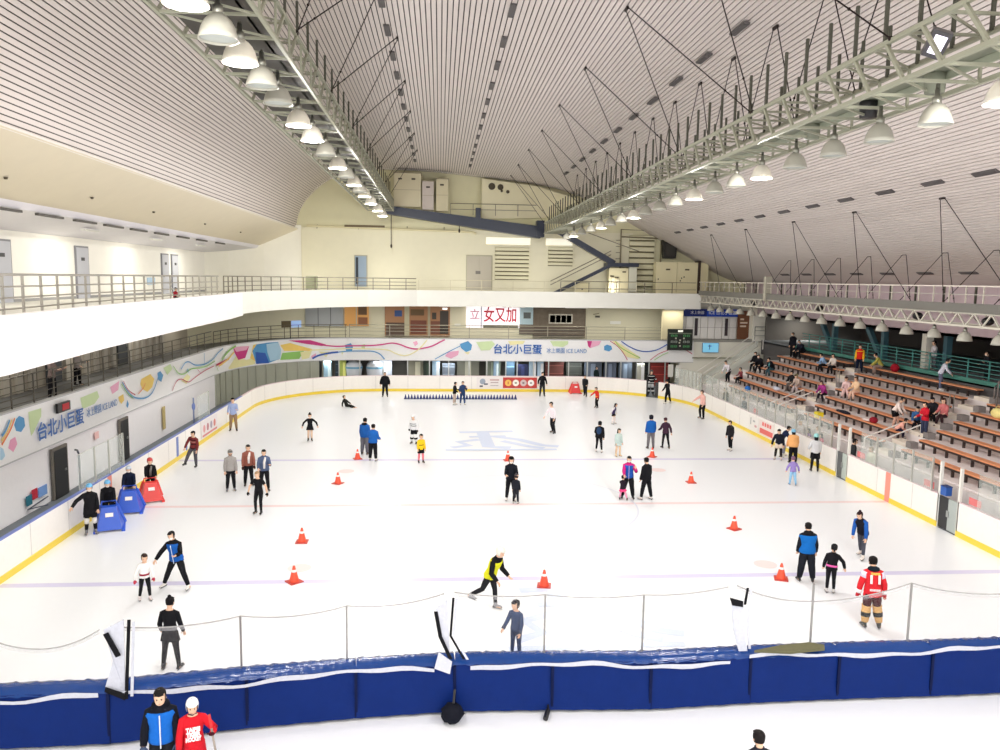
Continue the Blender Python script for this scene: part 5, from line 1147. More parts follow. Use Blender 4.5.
POSES = dict(
 stand=dict(lean=2, legs=((2, 4, 4), (0, 4, 2)), arms=((6, 9, 14), (4, 9, 14))),
 glide=dict(lean=14, legs=((18, 5, 26), (4, 6, 12)), arms=((16, 20, 26), (-8, 22, 20))),
 stride=dict(lean=18, legs=((28, 4, 32), (-22, 10, 16)), arms=((28, 16, 40), (-28, 14, 20))),
 chat=dict(lean=3, legs=((4, 5, 4), (-2, 5, 2)), arms=((26, 12, 78), (14, 12, 60))),
 pock=dict(lean=2, legs=((2, 5, 2), (0, 5, 2)), arms=((-8, 22, 38), (-8, 22, 38))),
 armsout=dict(lean=6, legs=((10, 6, 16), (-4, 8, 10)), arms=((10, 52, 14), (10, 55, 14))),
 lowout=dict(lean=8, legs=((12, 5, 18), (-2, 6, 12)), arms=((8, 34, 10), (8, 34, 10))),
 bend=dict(lean=34, legs=((26, 5, 30), (14, 6, 24)), arms=((50, 12, 20), (46, 12, 22))),
 push=dict(lean=24, legs=((16, 7, 26), (2, 7, 18)), arms=((46, 10, 18), (46, 10, 18))),
 sit=dict(lean=8, legs=((84, 8, 84), (80, 10, 80)), arms=((32, 10, 50), (30, 10, 56)), seat=True),
 sitfwd=dict(lean=30, legs=((82, 12, 86), (78, 12, 78)), arms=((52, 10, 44), (48, 10, 50)), seat=True),
)
def person(label, loc, h, head=0, pose='stand', top=('jacket', (30, 30, 34)), legs=('pants', (24, 24, 28)), feet=('skate', (230, 228, 224)), hair=('short', (26, 22, 22)), z0=0.0,
           hd=None, skin=SK, mask=None, extra=(), P=None, hp=8, hy=0, gloves=None, bulk=1.0, group=None, detail=0, seat_z=.42, roll=0):
    P = dict(POSES[pose], **(P or {})); t = thing('person', label, 'person', (loc[0], loc[1], z0), radians(head), group)
    H = h; hd = (hd or (7.2 if h > 1.45 else 6.2 if h > 1.15 else 5.4)); hd = H/hd
    body = MB(); R = Rx(P['lean']) if not P.get('side') else Ry(P['side']) @ Rx(P['lean'])
    pel = Vector((0, 0, .52*H)); J = {}
    skl = .055*H/1.7*1.0 if feet[0] == 'skate' else .015*H
    for s, (f, b, k) in ((1, P['legs'][0]), (-1, P['legs'][1])):
        hip = pel+Vector((s*.052*H, 0, -.01*H)); td = Ry(-s*b) @ Rx(-f) @ DN; kn = hip+td*.235*H
        sd = Ry(-s*b) @ Rx(-f+k) @ DN; an = kn+sd*.235*H; J[s] = [hip, kn, an, sd]
    lowest = min(J[s][2].z for s in (1, -1))-.04*H-skl
    if P.get('seat'): dz = seat_z+.085*H*1.0-pel.z
    else: dz = -lowest
    if P.get('lie'): dz = P['lie']-pel.z
    D = Vector((0, 0, dz)); pel = pel+D
    for s in (1, -1): J[s][:3] = [q+D for q in J[s][:3]]
    up_ = R @ Vector((0, 0, 1)); rt_ = R @ Vector((1, 0, 0)); fw = R @ Vector((0, -1, 0))
    TR_ = [(-.03, .080, .060), (.0, .092, .068), (.06, .086, .062), (.12, .078, .056), (.2, .09, .065), (.26, .1, .064), (.285, .094, .056), (.303, .078, .049), (.318, .056, .043), (.332, .040, .038)]
    tp = lambda z: pel+up_*z*H
    def torso(m, infl, z0_, z1_, n=14, add=0):
        rows = [r for r in TR_ if z0_-1e-6 <= r[0] <= z1_+1e-6]
        m.tube([tp(r[0]) for r in rows], [((r[1]*infl+add)*H, (r[2]*infl+add)*H) for r in rows], n, rt_)
    neck0 = tp(.32); HR = R @ Rz(hy) @ Rx(hp-P['lean']*.6)
    hc = tp(.352)+HR @ Vector((0, -.012*H, hd*.5)); chin = hc
    torso(body, .95, -.03, .332); body.tube([tp(.31), tp(.345), hc-HR @ Vector((0, -.02*H, hd*.25))], [.036*H, .032*H, .033*H], 10, rt_)
    head_rings(body, hc, HR, hd)
    # nose, ears, brow
    body.tube([hc+HR @ Vector((0, -.42*hd, .04*hd)), hc+HR @ Vector((0, -.47*hd, -.08*hd)), hc+HR @ Vector((0, -.50*hd, -.14*hd)), hc+HR @ Vector((0, -.40*hd, -.18*hd))], [.03*hd, .045*hd, .06*hd, .04*hd], 6)
    for s in (1, -1): body.ell(hc+HR @ Vector((s*.37*hd, .02*hd, -.05*hd)), (.04*hd, .08*hd, .13*hd), 6, 4, HR)
    A = {}
    for s, arm in ((1, P['arms'][0]), (-1, P['arms'][1])):
        f, b, e = arm[:3]; inn = arm[3] if len(arm) > 3 else b*.6
        sh = tp(.27)+rt_*s*.1*H; ud = R @ Ry(-s*b) @ Rx(-f) @ DN; el = sh+ud*.17*H; fd = R @ Ry(-s*(b-inn)) @ Rx(-(f+e)) @ DN; wr = el+fd*.148*H
        A[s] = (sh, el, wr, ud, fd)
        body.tube([tp(.29)+rt_*s*.05*H, sh, lerp(sh, el, .5), el, lerp(el, wr, .35), wr], [.03*H, .033*H, .029*H, .0245*H, .0255*H, .017*H], 8, fw)
        hand(body, wr, fd, rt_*s if abs(fd.dot(rt_)) < .8 else fw, fw, .1*H, 40)
    for s in (1, -1):
        hip, kn, an, sd = J[s]
        body.tube([hip+Vector((0, 0, .03*H)), hip-Vector((0, 0, .02*H)), lerp(hip, kn, .5), kn, lerp(kn, an, .3), an, an+sd*.03*H], [.05*H, .055*H, .048*H, .034*H, .036*H, .022*H, .022*H], 9)
        body.tube([an+sd*.025*H+Vector((0, .025*H, 0)), an+sd*.03*H+Vector((0, -.03*H, -.004*H)), an+sd*.03*H+Vector((0, -.095*H, -.008*H))], [(.022*H, .02*H), (.026*H, .018*H), (.018*H, .01*H)], 6)
    body.build('body', mat(skin, 'skin'), t, True)
    if detail or not mask:
        e = MB()
        for s in (1, -1): e.ell(hc+HR @ Vector((s*.15*hd, -.405*hd, .03*hd)), (.05*hd, .03*hd, .025*hd), 6, 4, HR)
        e.build('eyes', mat((34, 26, 24), 'plastic'), t)
        MB().ell(hc+HR @ Vector((0, -.395*hd, -.27*hd)), (.1*hd, .03*hd, .02*hd), 6, 4, HR).build('mouth', mat((176, 100, 92), 'skin'), t)
        if detail:
            e = MB()
            for s in (1, -1): e.ell(hc+HR @ Vector((s*.15*hd, -.415*hd, .10*hd)), (.075*hd, .03*hd, .014*hd), 6, 4, HR)
            e.build('eyebrows', mat(hair[1], 'cloth'), t)
    if mask:
        m = MB(); m.ell(hc+HR @ Vector((0, -.22*hd, -.22*hd)), (.3*hd, .27*hd, .2*hd), 10, 6, HR); m.build('face_mask', mat(mask, 'cloth'), t, True)
    # ---- clothing
    tk, tc = top[0], mat(top[1], 'cloth'); th = dict(jacket=1.28, puffer=1.5, tee=1.1, shirt=1.16, vest=1.36, coat=1.3, dress=1.1, jersey=1.5, leotard=1.05)[tk]*bulk
    sleeve = top[2] if len(top) > 2 and top[2] else top[1]
    m = MB(); torso(m, th, -.03, .318 if tk in ('tee', 'dress', 'jersey', 'shirt', 'leotard') else .332)
    hem = dict(coat=.62, dress=.5, jersey=.22, puffer=.12, vest=.12, jacket=.12, shirt=.12).get(tk, 0)
    if tk == 'coat' and len(top) > 3: hem = top[3]
    def skirt(m, amt, infl, flare):
        pts = []; rr = []
        for i in range(6):
            u = i/5*amt
            a, b = lerp(J[1][0], J[1][1], min(u, 1)), lerp(J[-1][0], J[-1][1], min(u, 1)); c = (a+b)/2
            if i == 0: c = tp(.0)
            pts.append(c+Vector((0, 0, .01*H))); rr.append((abs(a.x-b.x)/2+.052*H*infl*(1+flare*u), abs(a.y-b.y)/2+.058*H*infl*(1+flare*u)))
        m.tube(pts, rr, 14, (1, 0, 0))
    if hem: skirt(m, hem, max(th, 1.15), .45 if tk in ('dress',) else .12)
    if tk in ('coat', 'jacket', 'puffer', 'vest'): m.tube([tp(.29), tp(.315), tp(.345)], [(.07*H, .056*H), (.052*H, .05*H), (.05*H, .048*H)], 10, rt_)
    m.build({'tee': 't_shirt', 'leotard': 'leotard'}.get(tk, tk), tc, t, True)
    if len(top) > 3 and isinstance(top[-1], str) and top[-1] == 'hood':
        MB().ell(tp(.32)+(-fw)*.05*H, (.075*H, .05*H, .045*H), 10, 6, R).build('hood', tc, t, True)
    for s in (1, -1):
        sh, el, wr, ud, fd = A[s]; m = MB(); q = th if tk != 'vest' else 1.15
        if tk == 'tee': m.tube([tp(.292)+rt_*s*.045*H, sh, lerp(sh, el, .62)], [.034*H, .04*H, .038*H], 9, fw)
        else: m.tube([tp(.292)+rt_*s*.045*H, sh+ud*.005*H, lerp(sh, el, .5), el, lerp(el, wr, .4), wr-fd*.004*H], [.032*H*q, .037*H*q, .033*H*q, .031*H*q, .029*H*q, .023*H*q], 9, fw)
        if tk != 'dress' or sleeve != top[1] or True: m.build('sleeve', mat(sleeve, 'cloth'), t, True)
        if gloves:
            g = MB(); hand(g, wr, fd, rt_*s if abs(fd.dot(rt_)) < .8 else fw, fw, .105*H, 40, 1.3); g.build('glove', mat(gloves, 'cloth'), t, True)
    lk = legs[0]; lc = mat(legs[1], 'cloth'); li = dict(pants=1.3, tights=1.07, shorts=1.45, skirt=1.08, hockey=1.7, wide=1.55)[lk]*(.5+.5*bulk)
    m = MB(); torso(m, 1.12, -.03, .06)
    for s in (1, -1):
        hip, kn, an, sd = J[s]
        if lk == 'shorts': m.tube([hip+Vector((0, 0, .03*H)), hip-Vector((0, 0, .02*H)), lerp(hip, kn, .75)], [.054*H*1.15, .058*H*1.2, .05*H*1.35], 9)
        elif lk == 'skirt': pass
        elif lk == 'hockey': m.tube([hip+Vector((0, 0, .03*H)), hip-Vector((0, 0, .02*H)), lerp(hip, kn, .5), lerp(hip, kn, .95)], [.06*H, .068*H, .068*H, .05*H], 10)
        else: m.tube([hip+Vector((0, 0, .03*H)), hip-Vector((0, 0, .02*H)), lerp(hip, kn, .5), kn, lerp(kn, an, .35), an-sd*.008*H], [.053*H, .055*H*(.55+.45*li), .048*H*li**.8, .036*H*li, .035*H*li, .026*H*li], 9)
    if lk == 'skirt': skirt(m, .55, 1.15, .8)
    m.build({'pants': 'trousers', 'wide': 'trousers', 'hockey': 'hockey_pants'}.get(lk, lk), lc, t, True)
    if lk in ('shorts', 'skirt', 'hockey') and len(legs) > 2 and legs[2]:
        for s in (1, -1):
            hip, kn, an, sd = J[s]; k2 = 1.12 if lk != 'hockey' else 1.75
            MB().tube([lerp(hip, kn, .6 if lk != 'hockey' else .85), kn, lerp(kn, an, .3), lerp(kn, an, .9)], [.046*H*(k2*.85), .036*H*k2, .037*H*k2, .027*H*k2], 9).build('sock', mat(legs[2], 'cloth'), t, True)
            if len(legs) > 3: MB().tube([lerp(kn, an, .28), lerp(kn, an, .55)], [.0375*H*k2*1.03, .035*H*k2*1.03], 9).build('sock_stripe', mat(legs[3], 'cloth'), t, True)
    if any(e[0] == 'kneepad' for e in extra):
        for s in (1, -1):
            hip, kn, an, sd = J[s]; MB().tube([lerp(hip, kn, .86), kn+Vector((0, -.01*H, 0)), lerp(kn, an, .3)], [.045*H, .052*H, .044*H], 9).build('knee_pad', mat([e for e in extra if e[0] == 'kneepad'][0][1], 'plastic'), t, True)
    # feet
    for s in (1, -1):
        an, sd = J[s][2], J[s][3]; yaw = Rz(s*P.get('toe', 10)); fdv = yaw @ Vector((0, -1, 0))
        if P.get('lie'): fdv = Vector((0, 0, 1))
        dn = DN if not P.get('lie') else -fw
        tilt = max(-.7, min(.7, (-sd.y if sd.y < 0 else -sd.y)*.0)); k = .04*H
        a0 = an+dn*k; m = MB(); 
        m.tube([an-sd*.035*H if feet[0] == 'skate' else an-sd*.012*H, an, a0+dn*-.012*H-fdv*.004*H], [(.03*H, .034*H), (.029*H, .032*H), (.029*H, .034*H)], 9, (1, 0, 0))
        m.tube([a0-fdv*.035*H+dn*-.014*H, a0+dn*-.014*H, a0+fdv*.045*H-dn*.012*H, a0+fdv*.092*H-dn*.008*H, a0+fdv*.108*H-dn*.004*H], [(.018*H, .018*H), (.027*H, .024*H), (.027*H, .021*H), (.024*H, .016*H), (.01*H, .008*H)], 9, (1, 0, 0))
        o = m.build('skate' if feet[0] == 'skate' else 'shoe', mat(feet[1], 'plastic', .45), t, True)
        q = MB(); q.bar(a0-fdv*.042*H+dn*.003*H, a0+fdv*.105*H+dn*.003*H, .045*H, .01*H)
        if feet[0] == 'skate':
            for u in (-.02, .07): q.bar(a0+fdv*u*H+dn*.004*H, a0+fdv*u*H+dn*skl*.75, .014*H, .014*H, (0, 1, 0))
            q.build('sole', mat((60, 56, 54), 'plastic'), o)
            MB().bar(a0-fdv*.05*H+dn*(skl*.85), a0+fdv*.115*H+dn*(skl*.85), .006*H, skl*.35).build('blade', mat((200, 204, 208), 'metal', .25), o)
        else: q.build('sole', mat((230, 230, 226), 'plastic'), o)
    # ---- hair and head gear
    hs, hcol = hair[0], mat(hair[1], 'cloth', .7)
    if hs != 'none':
        m = MB(); head_rings(m, hc+HR @ Vector((0, .02*hd, .01*hd)), HR, hd, 14, 1.12, -.26 if hs in ('short', 'bun', 'pony') else -.4, 9, (.31, 58))
        m.tube([hc+HR @ Vector((-.26*hd, -.30*hd, .36*hd)), hc+HR @ Vector((0, -.40*hd, .38*hd)), hc+HR @ Vector((.26*hd, -.30*hd, .36*hd))], [.07*hd, .09*hd, .07*hd], 6, (0, 0, 1))
        V = lambda x, y, z: hc+HR @ Vector((x*hd, y*hd, z*hd))
        if hs == 'bun': m.ell(V(0, .2, .62), (.19*hd, .19*hd, .17*hd), 10, 6)
        if hs == 'pony': m.tube([V(0, .42, .2), V(0, .62, .15), V(0, .66, -.2), V(0, .58, -.6)], [.1*hd, .13*hd, .12*hd, .04*hd], 8, rt_)
        if hs == 'long': m.tube([V(0, .18, .2), V(0, .25, -.3), V(0, .3, -.75), V(0, .3, -1.05)], [(.38*hd, .3*hd), (.4*hd, .26*hd), (.34*hd, .16*hd), (.2*hd, .08*hd)], 10, rt_)
        m.build('hair', hcol, t, True)
    for e in extra:
        V = lambda x, y, z: hc+HR @ Vector((x*hd, y*hd, z*hd))
        if e[0] == 'helmet':
            m = MB(); head_rings(m, hc+HR @ Vector((0, .02*hd, .02*hd)), HR, hd, 14, 1.28, -.26, 9, (.19, 60)); q = m.build('helmet', mat(e[1], 'plastic', .3), t, True)
            if e[1] == (240, 240, 240): MB().tube([V(-.3, -.4, -.3), V(0, -.58, -.32), V(.3, -.4, -.3)], [.05*hd]*3, 5).build('chin_strap', mat((40, 40, 44)), q)
        elif e[0] == 'cap' or e[0] == 'beanie':
            m = MB(); head_rings(m, hc+HR @ Vector((0, .02*hd, .02*hd)), HR, hd, 14, 1.18, .04, 9)
            if e[0] == 'cap': m.prism([V(-.3, -.35, .18), V(-.22, -.72, .12), V(.22, -.72, .12), V(.3, -.35, .18)], HR @ Vector((0, 0, .04*hd)))
            else: m.ell(V(0, .03, .62), .1*hd, 6, 4)
            m.build(e[0], mat(e[1], 'cloth'), t, True)
        elif e[0] == 'hoodup':
            m = MB(); head_rings(m, hc+HR @ Vector((0, .05*hd, .02*hd)), HR, hd, 14, 1.32, -.5, 9, (.34, 52)); m.build('raised_hood', mat(e[1], 'cloth'), t, True)
        elif e[0] == 'collar': MB().ell(tp(.325)-fw*.02*H, (.085*H, .075*H, .045*H), 12, 6, R).build('fur_collar', mat(e[1], 'cloth'), t, True)
        elif e[0] == 'vest':
            m = MB(); torso(m, th*1.07, -.03, .3); skirt(m, .1, th*1.05, 0); m.build('vest', mat(e[1], 'cloth'), t, True)
            if len(e) > 2:
                z = MB(); z.tube([tp(q)+fw*(.072*th*1.12)*H for q in (-.05, .08, .2, .28)], .006*H, 5); z.build('zipper', mat(e[2], 'cloth'), t)
        elif e[0] == 'panelback': m = MB(); m.tube([tp(.1)-fw*.05*H*th, tp(.27)-fw*.05*H*th], [(.05*H*th, .035*H*th), (.06*H*th, .035*H*th)], 10, rt_); m.build('back_panel', mat(e[1], 'cloth'), t, True)
        elif e[0] == 'stripe':
            for z_, c in e[1]:
                r = min(TR_, key=lambda r: abs(r[0]-z_)); MB().tube([tp(z_-.012), tp(z_+.012)], [(r[1]*th*1.03*H, r[2]*th*1.04*H)]*2, 14, rt_).build('stripe', mat(c, 'cloth'), t, True)
        elif e[0] == 'bag':
            MB().ell(tp(.18)-fw*.11*H, (.085*H, .06*H, .12*H), 10, 6, R).build('backpack', mat(e[1], 'cloth'), t, True)
        elif e[0] == 'scarf': MB().tube([tp(.3)+fw*.04*H+rt_*.03*H, tp(.2)+fw*.09*H*th, tp(.05)+fw*.085*H*th], [.03*H, .03*H, .025*H], 6, rt_).build('scarf', mat(e[1], 'cloth'), t, True)
        elif e[0] == 'belt': MB().tube([tp(.035), tp(.075)], [(.09*H*th, .066*H*th)]*2, 14, rt_).build('belt', mat(e[1], 'cloth'), t, True)
        elif e[0] == 'cuffs':
            for s in (1, -1): sh, el, wr, ud, fd = A[s]; MB().tube([lerp(el, wr, .62), wr], [.031*H*th, .03*H*th], 9, fw).build('cuff', mat(e[1], 'cloth'), t, True)
        elif e[0] == 'shoulders':
            for s in (1, -1): sh, el, wr, ud, fd = A[s]; MB().tube([sh-ud*.012*H, lerp(sh, el, .45)], [.041*H*th, .036*H*th], 9, fw).build('shoulder_patch', mat(e[1], 'cloth'), t, True)
        elif e[0] == 'text':   # body, size(m), z, back?, colour, width
            _, s_, sz, z_, back, c, wd = e; nrm = -fw if back else fw; xx = -rt_ if back else rt_
            if not back: xx = rt_
            o = tp(z_)+nrm*(.066*th*1.13*H)
            xx = (nrm.cross(up_)*-1)
            text_mesh(s_, sz, mat(c, 'cloth'), 'lettering', t, frame(o, xx, nrm), width=wd, bold=.006)
        elif e[0] == 'stick':
            a, b = A[e[1]][2], Vector(e[2]); st = thing('hockey_stick', e[3], 'hockey stick'); st.location = t.matrix_basis @ Vector((0, 0, 0)) if False else (loc[0], loc[1], z0); st.rotation_euler = (0, 0, radians(head))
            d = (b-a).normalized(); MB().bar(a-d*.35, b, .035, .025).build('shaft', mat((150, 140, 130)), st); MB().bar(b, b+Vector((.0, -.28, .02)), .02, .07).build('blade', mat((30, 30, 34)), st); MB().bar(a-d*.35, a-d*.1, .042, .032).build('grip', mat((200, 60, 60), 'cloth'), st)
    if roll: t.rotation_euler = (radians(roll), 0, radians(head))
    t['h'] = 1; del t['h']
    return t
J_, PN = 'jacket', 'pants'
bk = (24, 24, 28); nv = (22, 30, 52); gy = (120, 118, 116); dj = (30, 30, 34); jn = (60, 76, 104); roy = (24, 92, 170); wh = (238, 236, 234); beige = (196, 172, 150)
SKW = ('skate', (232, 228, 222)); SKB = ('skate', (26, 26, 28)); SKG = ('skate', (120, 120, 124)); SH_ = ('shoe', (60, 56, 56)); SHW = ('shoe', (232, 230, 228))
person('skater in long black coat and light blue helmet reaching to the left boards', (-14.2, 26.15), 1.62, 25, 'stand', ('coat', bk, None, .55), ('shorts', bk, bk), SKG, extra=[('helmet', (110, 180, 226)), ('kneepad', (226, 222, 218))], mask=(236, 230, 224), P=dict(arms=((6, 10, 14), (14, 58, 10, 20))))
person('skater in black and light blue helmet leaning over the nearest blue skating aid', (-14.1, 27.35), 1.56, 20, 'push', (J_, bk), (PN, bk), SKG, extra=[('helmet', (110, 180, 226)), ('kneepad', (226, 222, 218))], mask=(236, 230, 224), gloves=bk)
person('skater in navy with grey trousers and white mask behind the second blue skating aid', (-14.15, 29.35), 1.5, 15, 'push', (J_, nv), (PN, (120, 110, 108)), SKG, extra=[('helmet', (190, 200, 214))], mask=wh, P=dict(lean=12))
person('skater in black with a red helmet holding the red skating aid', (-13.95, 30.85), 1.42, 25, 'push', (J_, bk), (PN, bk), SKB, extra=[('helmet', (200, 70, 70)), ('scarf', (120, 116, 112))], mask=(220, 190, 170), P=dict(lean=10))
person('man in a red and black checked shirt and grey jeans skating along the left boards', (-13.7, 35.5), 1.62, -15, 'glide', ('shirt', (120, 50, 52)), (PN, (84, 82, 90)), SKB, extra=[('stripe', [(.0, bk), (.12, bk), (.2, (170, 120, 110)), (.26, bk)])], P=dict(side=9, legs=((4, 2, 6), (10, 24, 10)), arms=((8, 14, 20), (16, 24, 16))))
person('man in a light blue shirt and khaki trousers standing by the left boards', (-14.1, 43.9), 1.78, 10, 'chat', ('shirt', (166, 182, 222)), (PN, (150, 124, 96)), SKB)
person('skater in a light grey jacket and grey cap facing the camera', (-11.06, 31.42), 1.6, 20, 'stand', (J_, (158, 154, 150)), (PN, bk), SKG, extra=[('beanie', (140, 136, 132))], mask=(60, 50, 48))
person('skater in a brown jacket over a white shirt behind the man in denim', (-10.55, 32.2), 1.64, 20, 'stand', (J_, (150, 92, 78)), (PN, bk), SKB, extra=[('scarf', (236, 228, 224))], gloves=(70, 40, 36))
person('man in a blue denim jacket with white scarf on the left ice', (-9.75, 31.4), 1.62, 15, 'chat', (J_, (84, 98, 128)), (PN, bk), SKB, extra=[('scarf', (226, 222, 220))], bulk=1.08)
person('slim skater in black short sleeved shirt with arms held low and wide', (-9.27, 28.3), 1.52, -10, 'lowout', ('tee', bk), ('tights', bk), SKB, hair=('short', (170, 140, 110)), P=dict(legs=((8, 1, 10), (14, 3, 24))), gloves=bk, mask=(226, 200, 176))
person('coach in a black jacket with blue front striding with one arm stretched toward a child', (-9.95, 21.45), 1.6, -12, 'stand', (J_, bk), (PN, bk), SKW, extra=[('vest', (30, 92, 176), (200, 220, 240))], mask=(240, 236, 232), P=dict(lean=6, side=-6, legs=((14, 24, 10), (4, 22, 4)), arms=((20, 8, 80), (30, 44, 6, 10))))
person('girl in a white top with red belt and black leggings next to the coach', (-10.5, 20.6), 1.22, 30, 'lowout', ('shirt', wh), ('tights', bk), ('skate', (226, 214, 214)), hair=('pony', (50, 36, 32)), extra=[('belt', (150, 40, 60)), ('cuffs', (236, 232, 230))], gloves=(190, 60, 80), P=dict(arms=((10, 16, 10), (14, 28, 8))))
person('woman with a hair bun in a black dress seen from behind through the net', (-8.6, 16.8), 1.55, 176, 'stand', ('dress', bk), ('tights', bk), SKB, hair=('bun', (24, 20, 22)), P=dict(arms=((4, 16, 30), (10, 12, 20)), legs=((0, 7, 0), (0, 7, 0))), extra=[('belt', (30, 28, 32))])
person('girl in a short black skating dress with bare legs and arms spread', (-9.52, 41.2), 1.38, 10, 'armsout', ('dress', bk), ('skirt', bk, (222, 190, 168)), SKB, hair=('bun', (24, 20, 22)), mask=wh, P=dict(arms=((4, 50, 20), (4, 50, 20)), legs=((4, 1, 6), (8, 2, 18))))
person('child in black lying on the far left ice', (-8.9, 52.2), 1.3, 60, 'sit', (J_, (34, 34, 32)), (PN, (36, 36, 34)), SKB, P=dict(lean=-28, legs=((88, 14, 14), (84, 18, 8)), arms=((10, 30, 20), (-30, 30, 10))), seat_z=.02)
person('man in a black padded coat standing with hands in pockets at the far boards', (-6.7, 56.7), 1.72, 0, 'pock', ('puffer', bk), (PN, bk), SKB, bulk=1.12, mask=(60, 60, 60))
person('adult in a long blue coat with black fur collar and grey trousers', (-6.4, 37.9), 1.72, 160, 'stand', ('coat', (34, 92, 168), None, .2), ('wide', (104, 104, 112)), SKB, extra=[('collar', bk)], bulk=1.12)
person('adult in a short blue jacket and black trousers beside the long blue coat', (-5.9, 36.6), 1.66, 165, 'chat', ('puffer', (34, 96, 176)), ('wide', (26, 26, 30)), SKW, extra=[])
person('child hockey player in white with black bands before the yellow jersey girl', (-4.1, 40.4), 1.5, -20, 'glide', ('jersey', (232, 232, 232)), ('hockey', bk, (236, 236, 236), bk), SKB, extra=[('helmet', (240, 240, 240)), ('stripe', [(.12, bk), (.2, (120, 124, 130))])], gloves=bk)
person('girl in a yellow jersey, black shorts and pink socks', (-3.66, 36.15), 1.28, 20, 'stand', ('jersey', (240, 200, 40)), ('shorts', bk, (236, 130, 140)), SKB, extra=[('stripe', [(.12, (90, 60, 40))])], bulk=.85)
person('slim person in black top and pale trousers before the blue cones', (-1.8, 53.15), 1.5, 80, 'chat', (J_, bk), ('tights', (190, 170, 158)), SKW)
person('person in a dark blue jacket and jeans with raised hands before the blue cones', (-1.25, 53.15), 1.56, 10, 'chat', (J_, (46, 66, 104)), (PN, (44, 66, 108)), SKW, mask=(210, 180, 160), P=dict(arms=((20, 20, 120), (10, 14, 60))))
person('mother in a black coat with hood standing at centre ice', (-.06, 29.75), 1.66, 0, 'chat', (J_, (26, 28, 36)), (PN, bk), SKW, extra=[('hoodup', bk)], mask=wh, P=dict(arms=((24, 10, 70, 20), (24, 10, 70, 20))))
person('small child in dark clothes standing in front of the mother at centre ice', (.1, 29.35), 1.06, 160, 'stand', (J_, (34, 36, 44)), (PN, (36, 38, 46)), SKW, extra=[('beanie', (70, 66, 70))])
person('skater in a yellow vest, white helmet and black trousers with white side stripe', (-1.5, 19.65), 1.7, 55, 'stride', (J_, bk), ('tights', (36, 36, 40)), ('skate', (150, 150, 154)), extra=[('vest', (222, 220, 40)), ('helmet', (222, 224, 214))], P=dict(lean=24, arms=((30, 14, 44), (20, 10, 50)), legs=((12, 3, 10), (-24, 4, 34))))
person('girl with a ponytail in grey blue behind the net near the middle', (-1.08, 16.95), 1.3, -40, 'stand', ('shirt', (58, 74, 108)), ('tights', (34, 50, 84)), SKB, hair=('pony', (30, 26, 30)), P=dict(arms=((10, 12, 20), (26, 14, 24))), extra=[('cuffs', (74, 80, 100))])
person('man in a white shirt and black trousers gliding with one arm forward', (3.5, 43.2), 1.74, -55, 'glide', ('shirt', (236, 226, 230)), ('tights', bk), SKB, P=dict(lean=12, arms=((10, 14, 20), (44, 16, 6)), legs=((8, 3, 20), (4, 4, 26))))
person('man in a black jacket and grey trousers standing at the far boards near centre', (4.7, 57.2), 1.72, 0, 'pock', (J_, bk), (PN, (44, 44, 48)), SKB)
person('skater in black leaning forward near the red skating aid at the far boards', (7.85, 57.0), 1.56, -30, 'stride', (J_, (28, 28, 32)), (PN, (30, 30, 36)), SKB, P=dict(lean=8, legs=((10, 3, 14), (-14, 4, 16))), hair=('short', (90, 80, 76)))
person('child in a red jacket with yellow waistband stretching an arm to the left', (7.75, 52.0), 1.34, -60, 'glide', (J_, (206, 52, 44)), (PN, bk), SKB, extra=[('belt', (236, 170, 60))], P=dict(arms=((14, 20, 20), (60, 30, 6)), lean=10))
person('small girl in a purple and white top, black skirt and white tights', (7.55, 46.1), 1.2, 60, 'glide', (J_, (66, 56, 90), (230, 224, 230)), ('skirt', bk, (240, 226, 222)), SKW, hair=('long', (26, 24, 34)), P=dict(arms=((10, 40, 10), (-10, 60, 10))))
person('skater in black with a big hood and blue backpack on the right ice', (5.1, 38.25), 1.5, 160, 'glide', ('puffer', bk), ('tights', bk), SKW, extra=[('hoodup', bk), ('bag', (40, 62, 96))], P=dict(arms=((40, 20, 40), (6, 10, 20))))
person('girl in a pale mint coat with bare legs beside the blue backpack', (5.88, 37.4), 1.3, 20, 'stand', ('coat', (196, 214, 208), None, .35), ('skirt', (196, 214, 208), (232, 200, 168)), ('skate', (236, 206, 160)), hair=('long', (40, 34, 30)))
person('person in a blue jacket and grey trousers seen from behind on the right', (7.95, 39.1), 1.66, 180, 'stand', ('puffer', (30, 92, 170)), (PN, (112, 108, 112)), SKB, extra=[('hoodup', (28, 30, 40))], P=dict(arms=((6, 8, 20), (6, 8, 20))))
person('person in a dark plum coat walking beside the blue jacket', (8.75, 39.2), 1.54, 190, 'stride', (J_, (66, 44, 60)), ('tights', bk), SKB, P=dict(lean=6, legs=((12, 3, 10), (-12, 3, 8))), hair=('short', (70, 40, 46)))
person('coach in a blue vest with magenta sleeves holding a small pink child', (4.6, 29.98), 1.64, -10, 'chat', (J_, (196, 40, 120), (196, 40, 120)), ('wide', bk), ('skate', (40, 40, 44)), extra=[('vest', (36, 84, 170), (200, 190, 220))], mask=wh, P=dict(arms=((30, 30, 110), (40, 10, 30, 20)), legs=((6, 8, 4), (2, 10, 2))))
person('small child in a pink skirt held up in front of the magenta sleeved coach', (4.32, 29.7), .92, 165, 'bend', (J_, (40, 30, 40)), ('skirt', (228, 70, 130), (236, 160, 190)), ('skate', (40, 40, 44)), P=dict(lean=18, legs=((20, 8, 14), (4, 18, 6)), arms=((80, 20, 10), (70, 20, 10))), extra=[('beanie', (50, 40, 46))])
person('person in a long black coat and boots standing right of centre', (5.27, 29.75), 1.62, -150, 'stand', ('coat', bk, None, .2), ('pants', bk), ('skate', (226, 220, 216)), P=dict(legs=((8, 8, 4), (-6, 8, 2))), bulk=1.1)
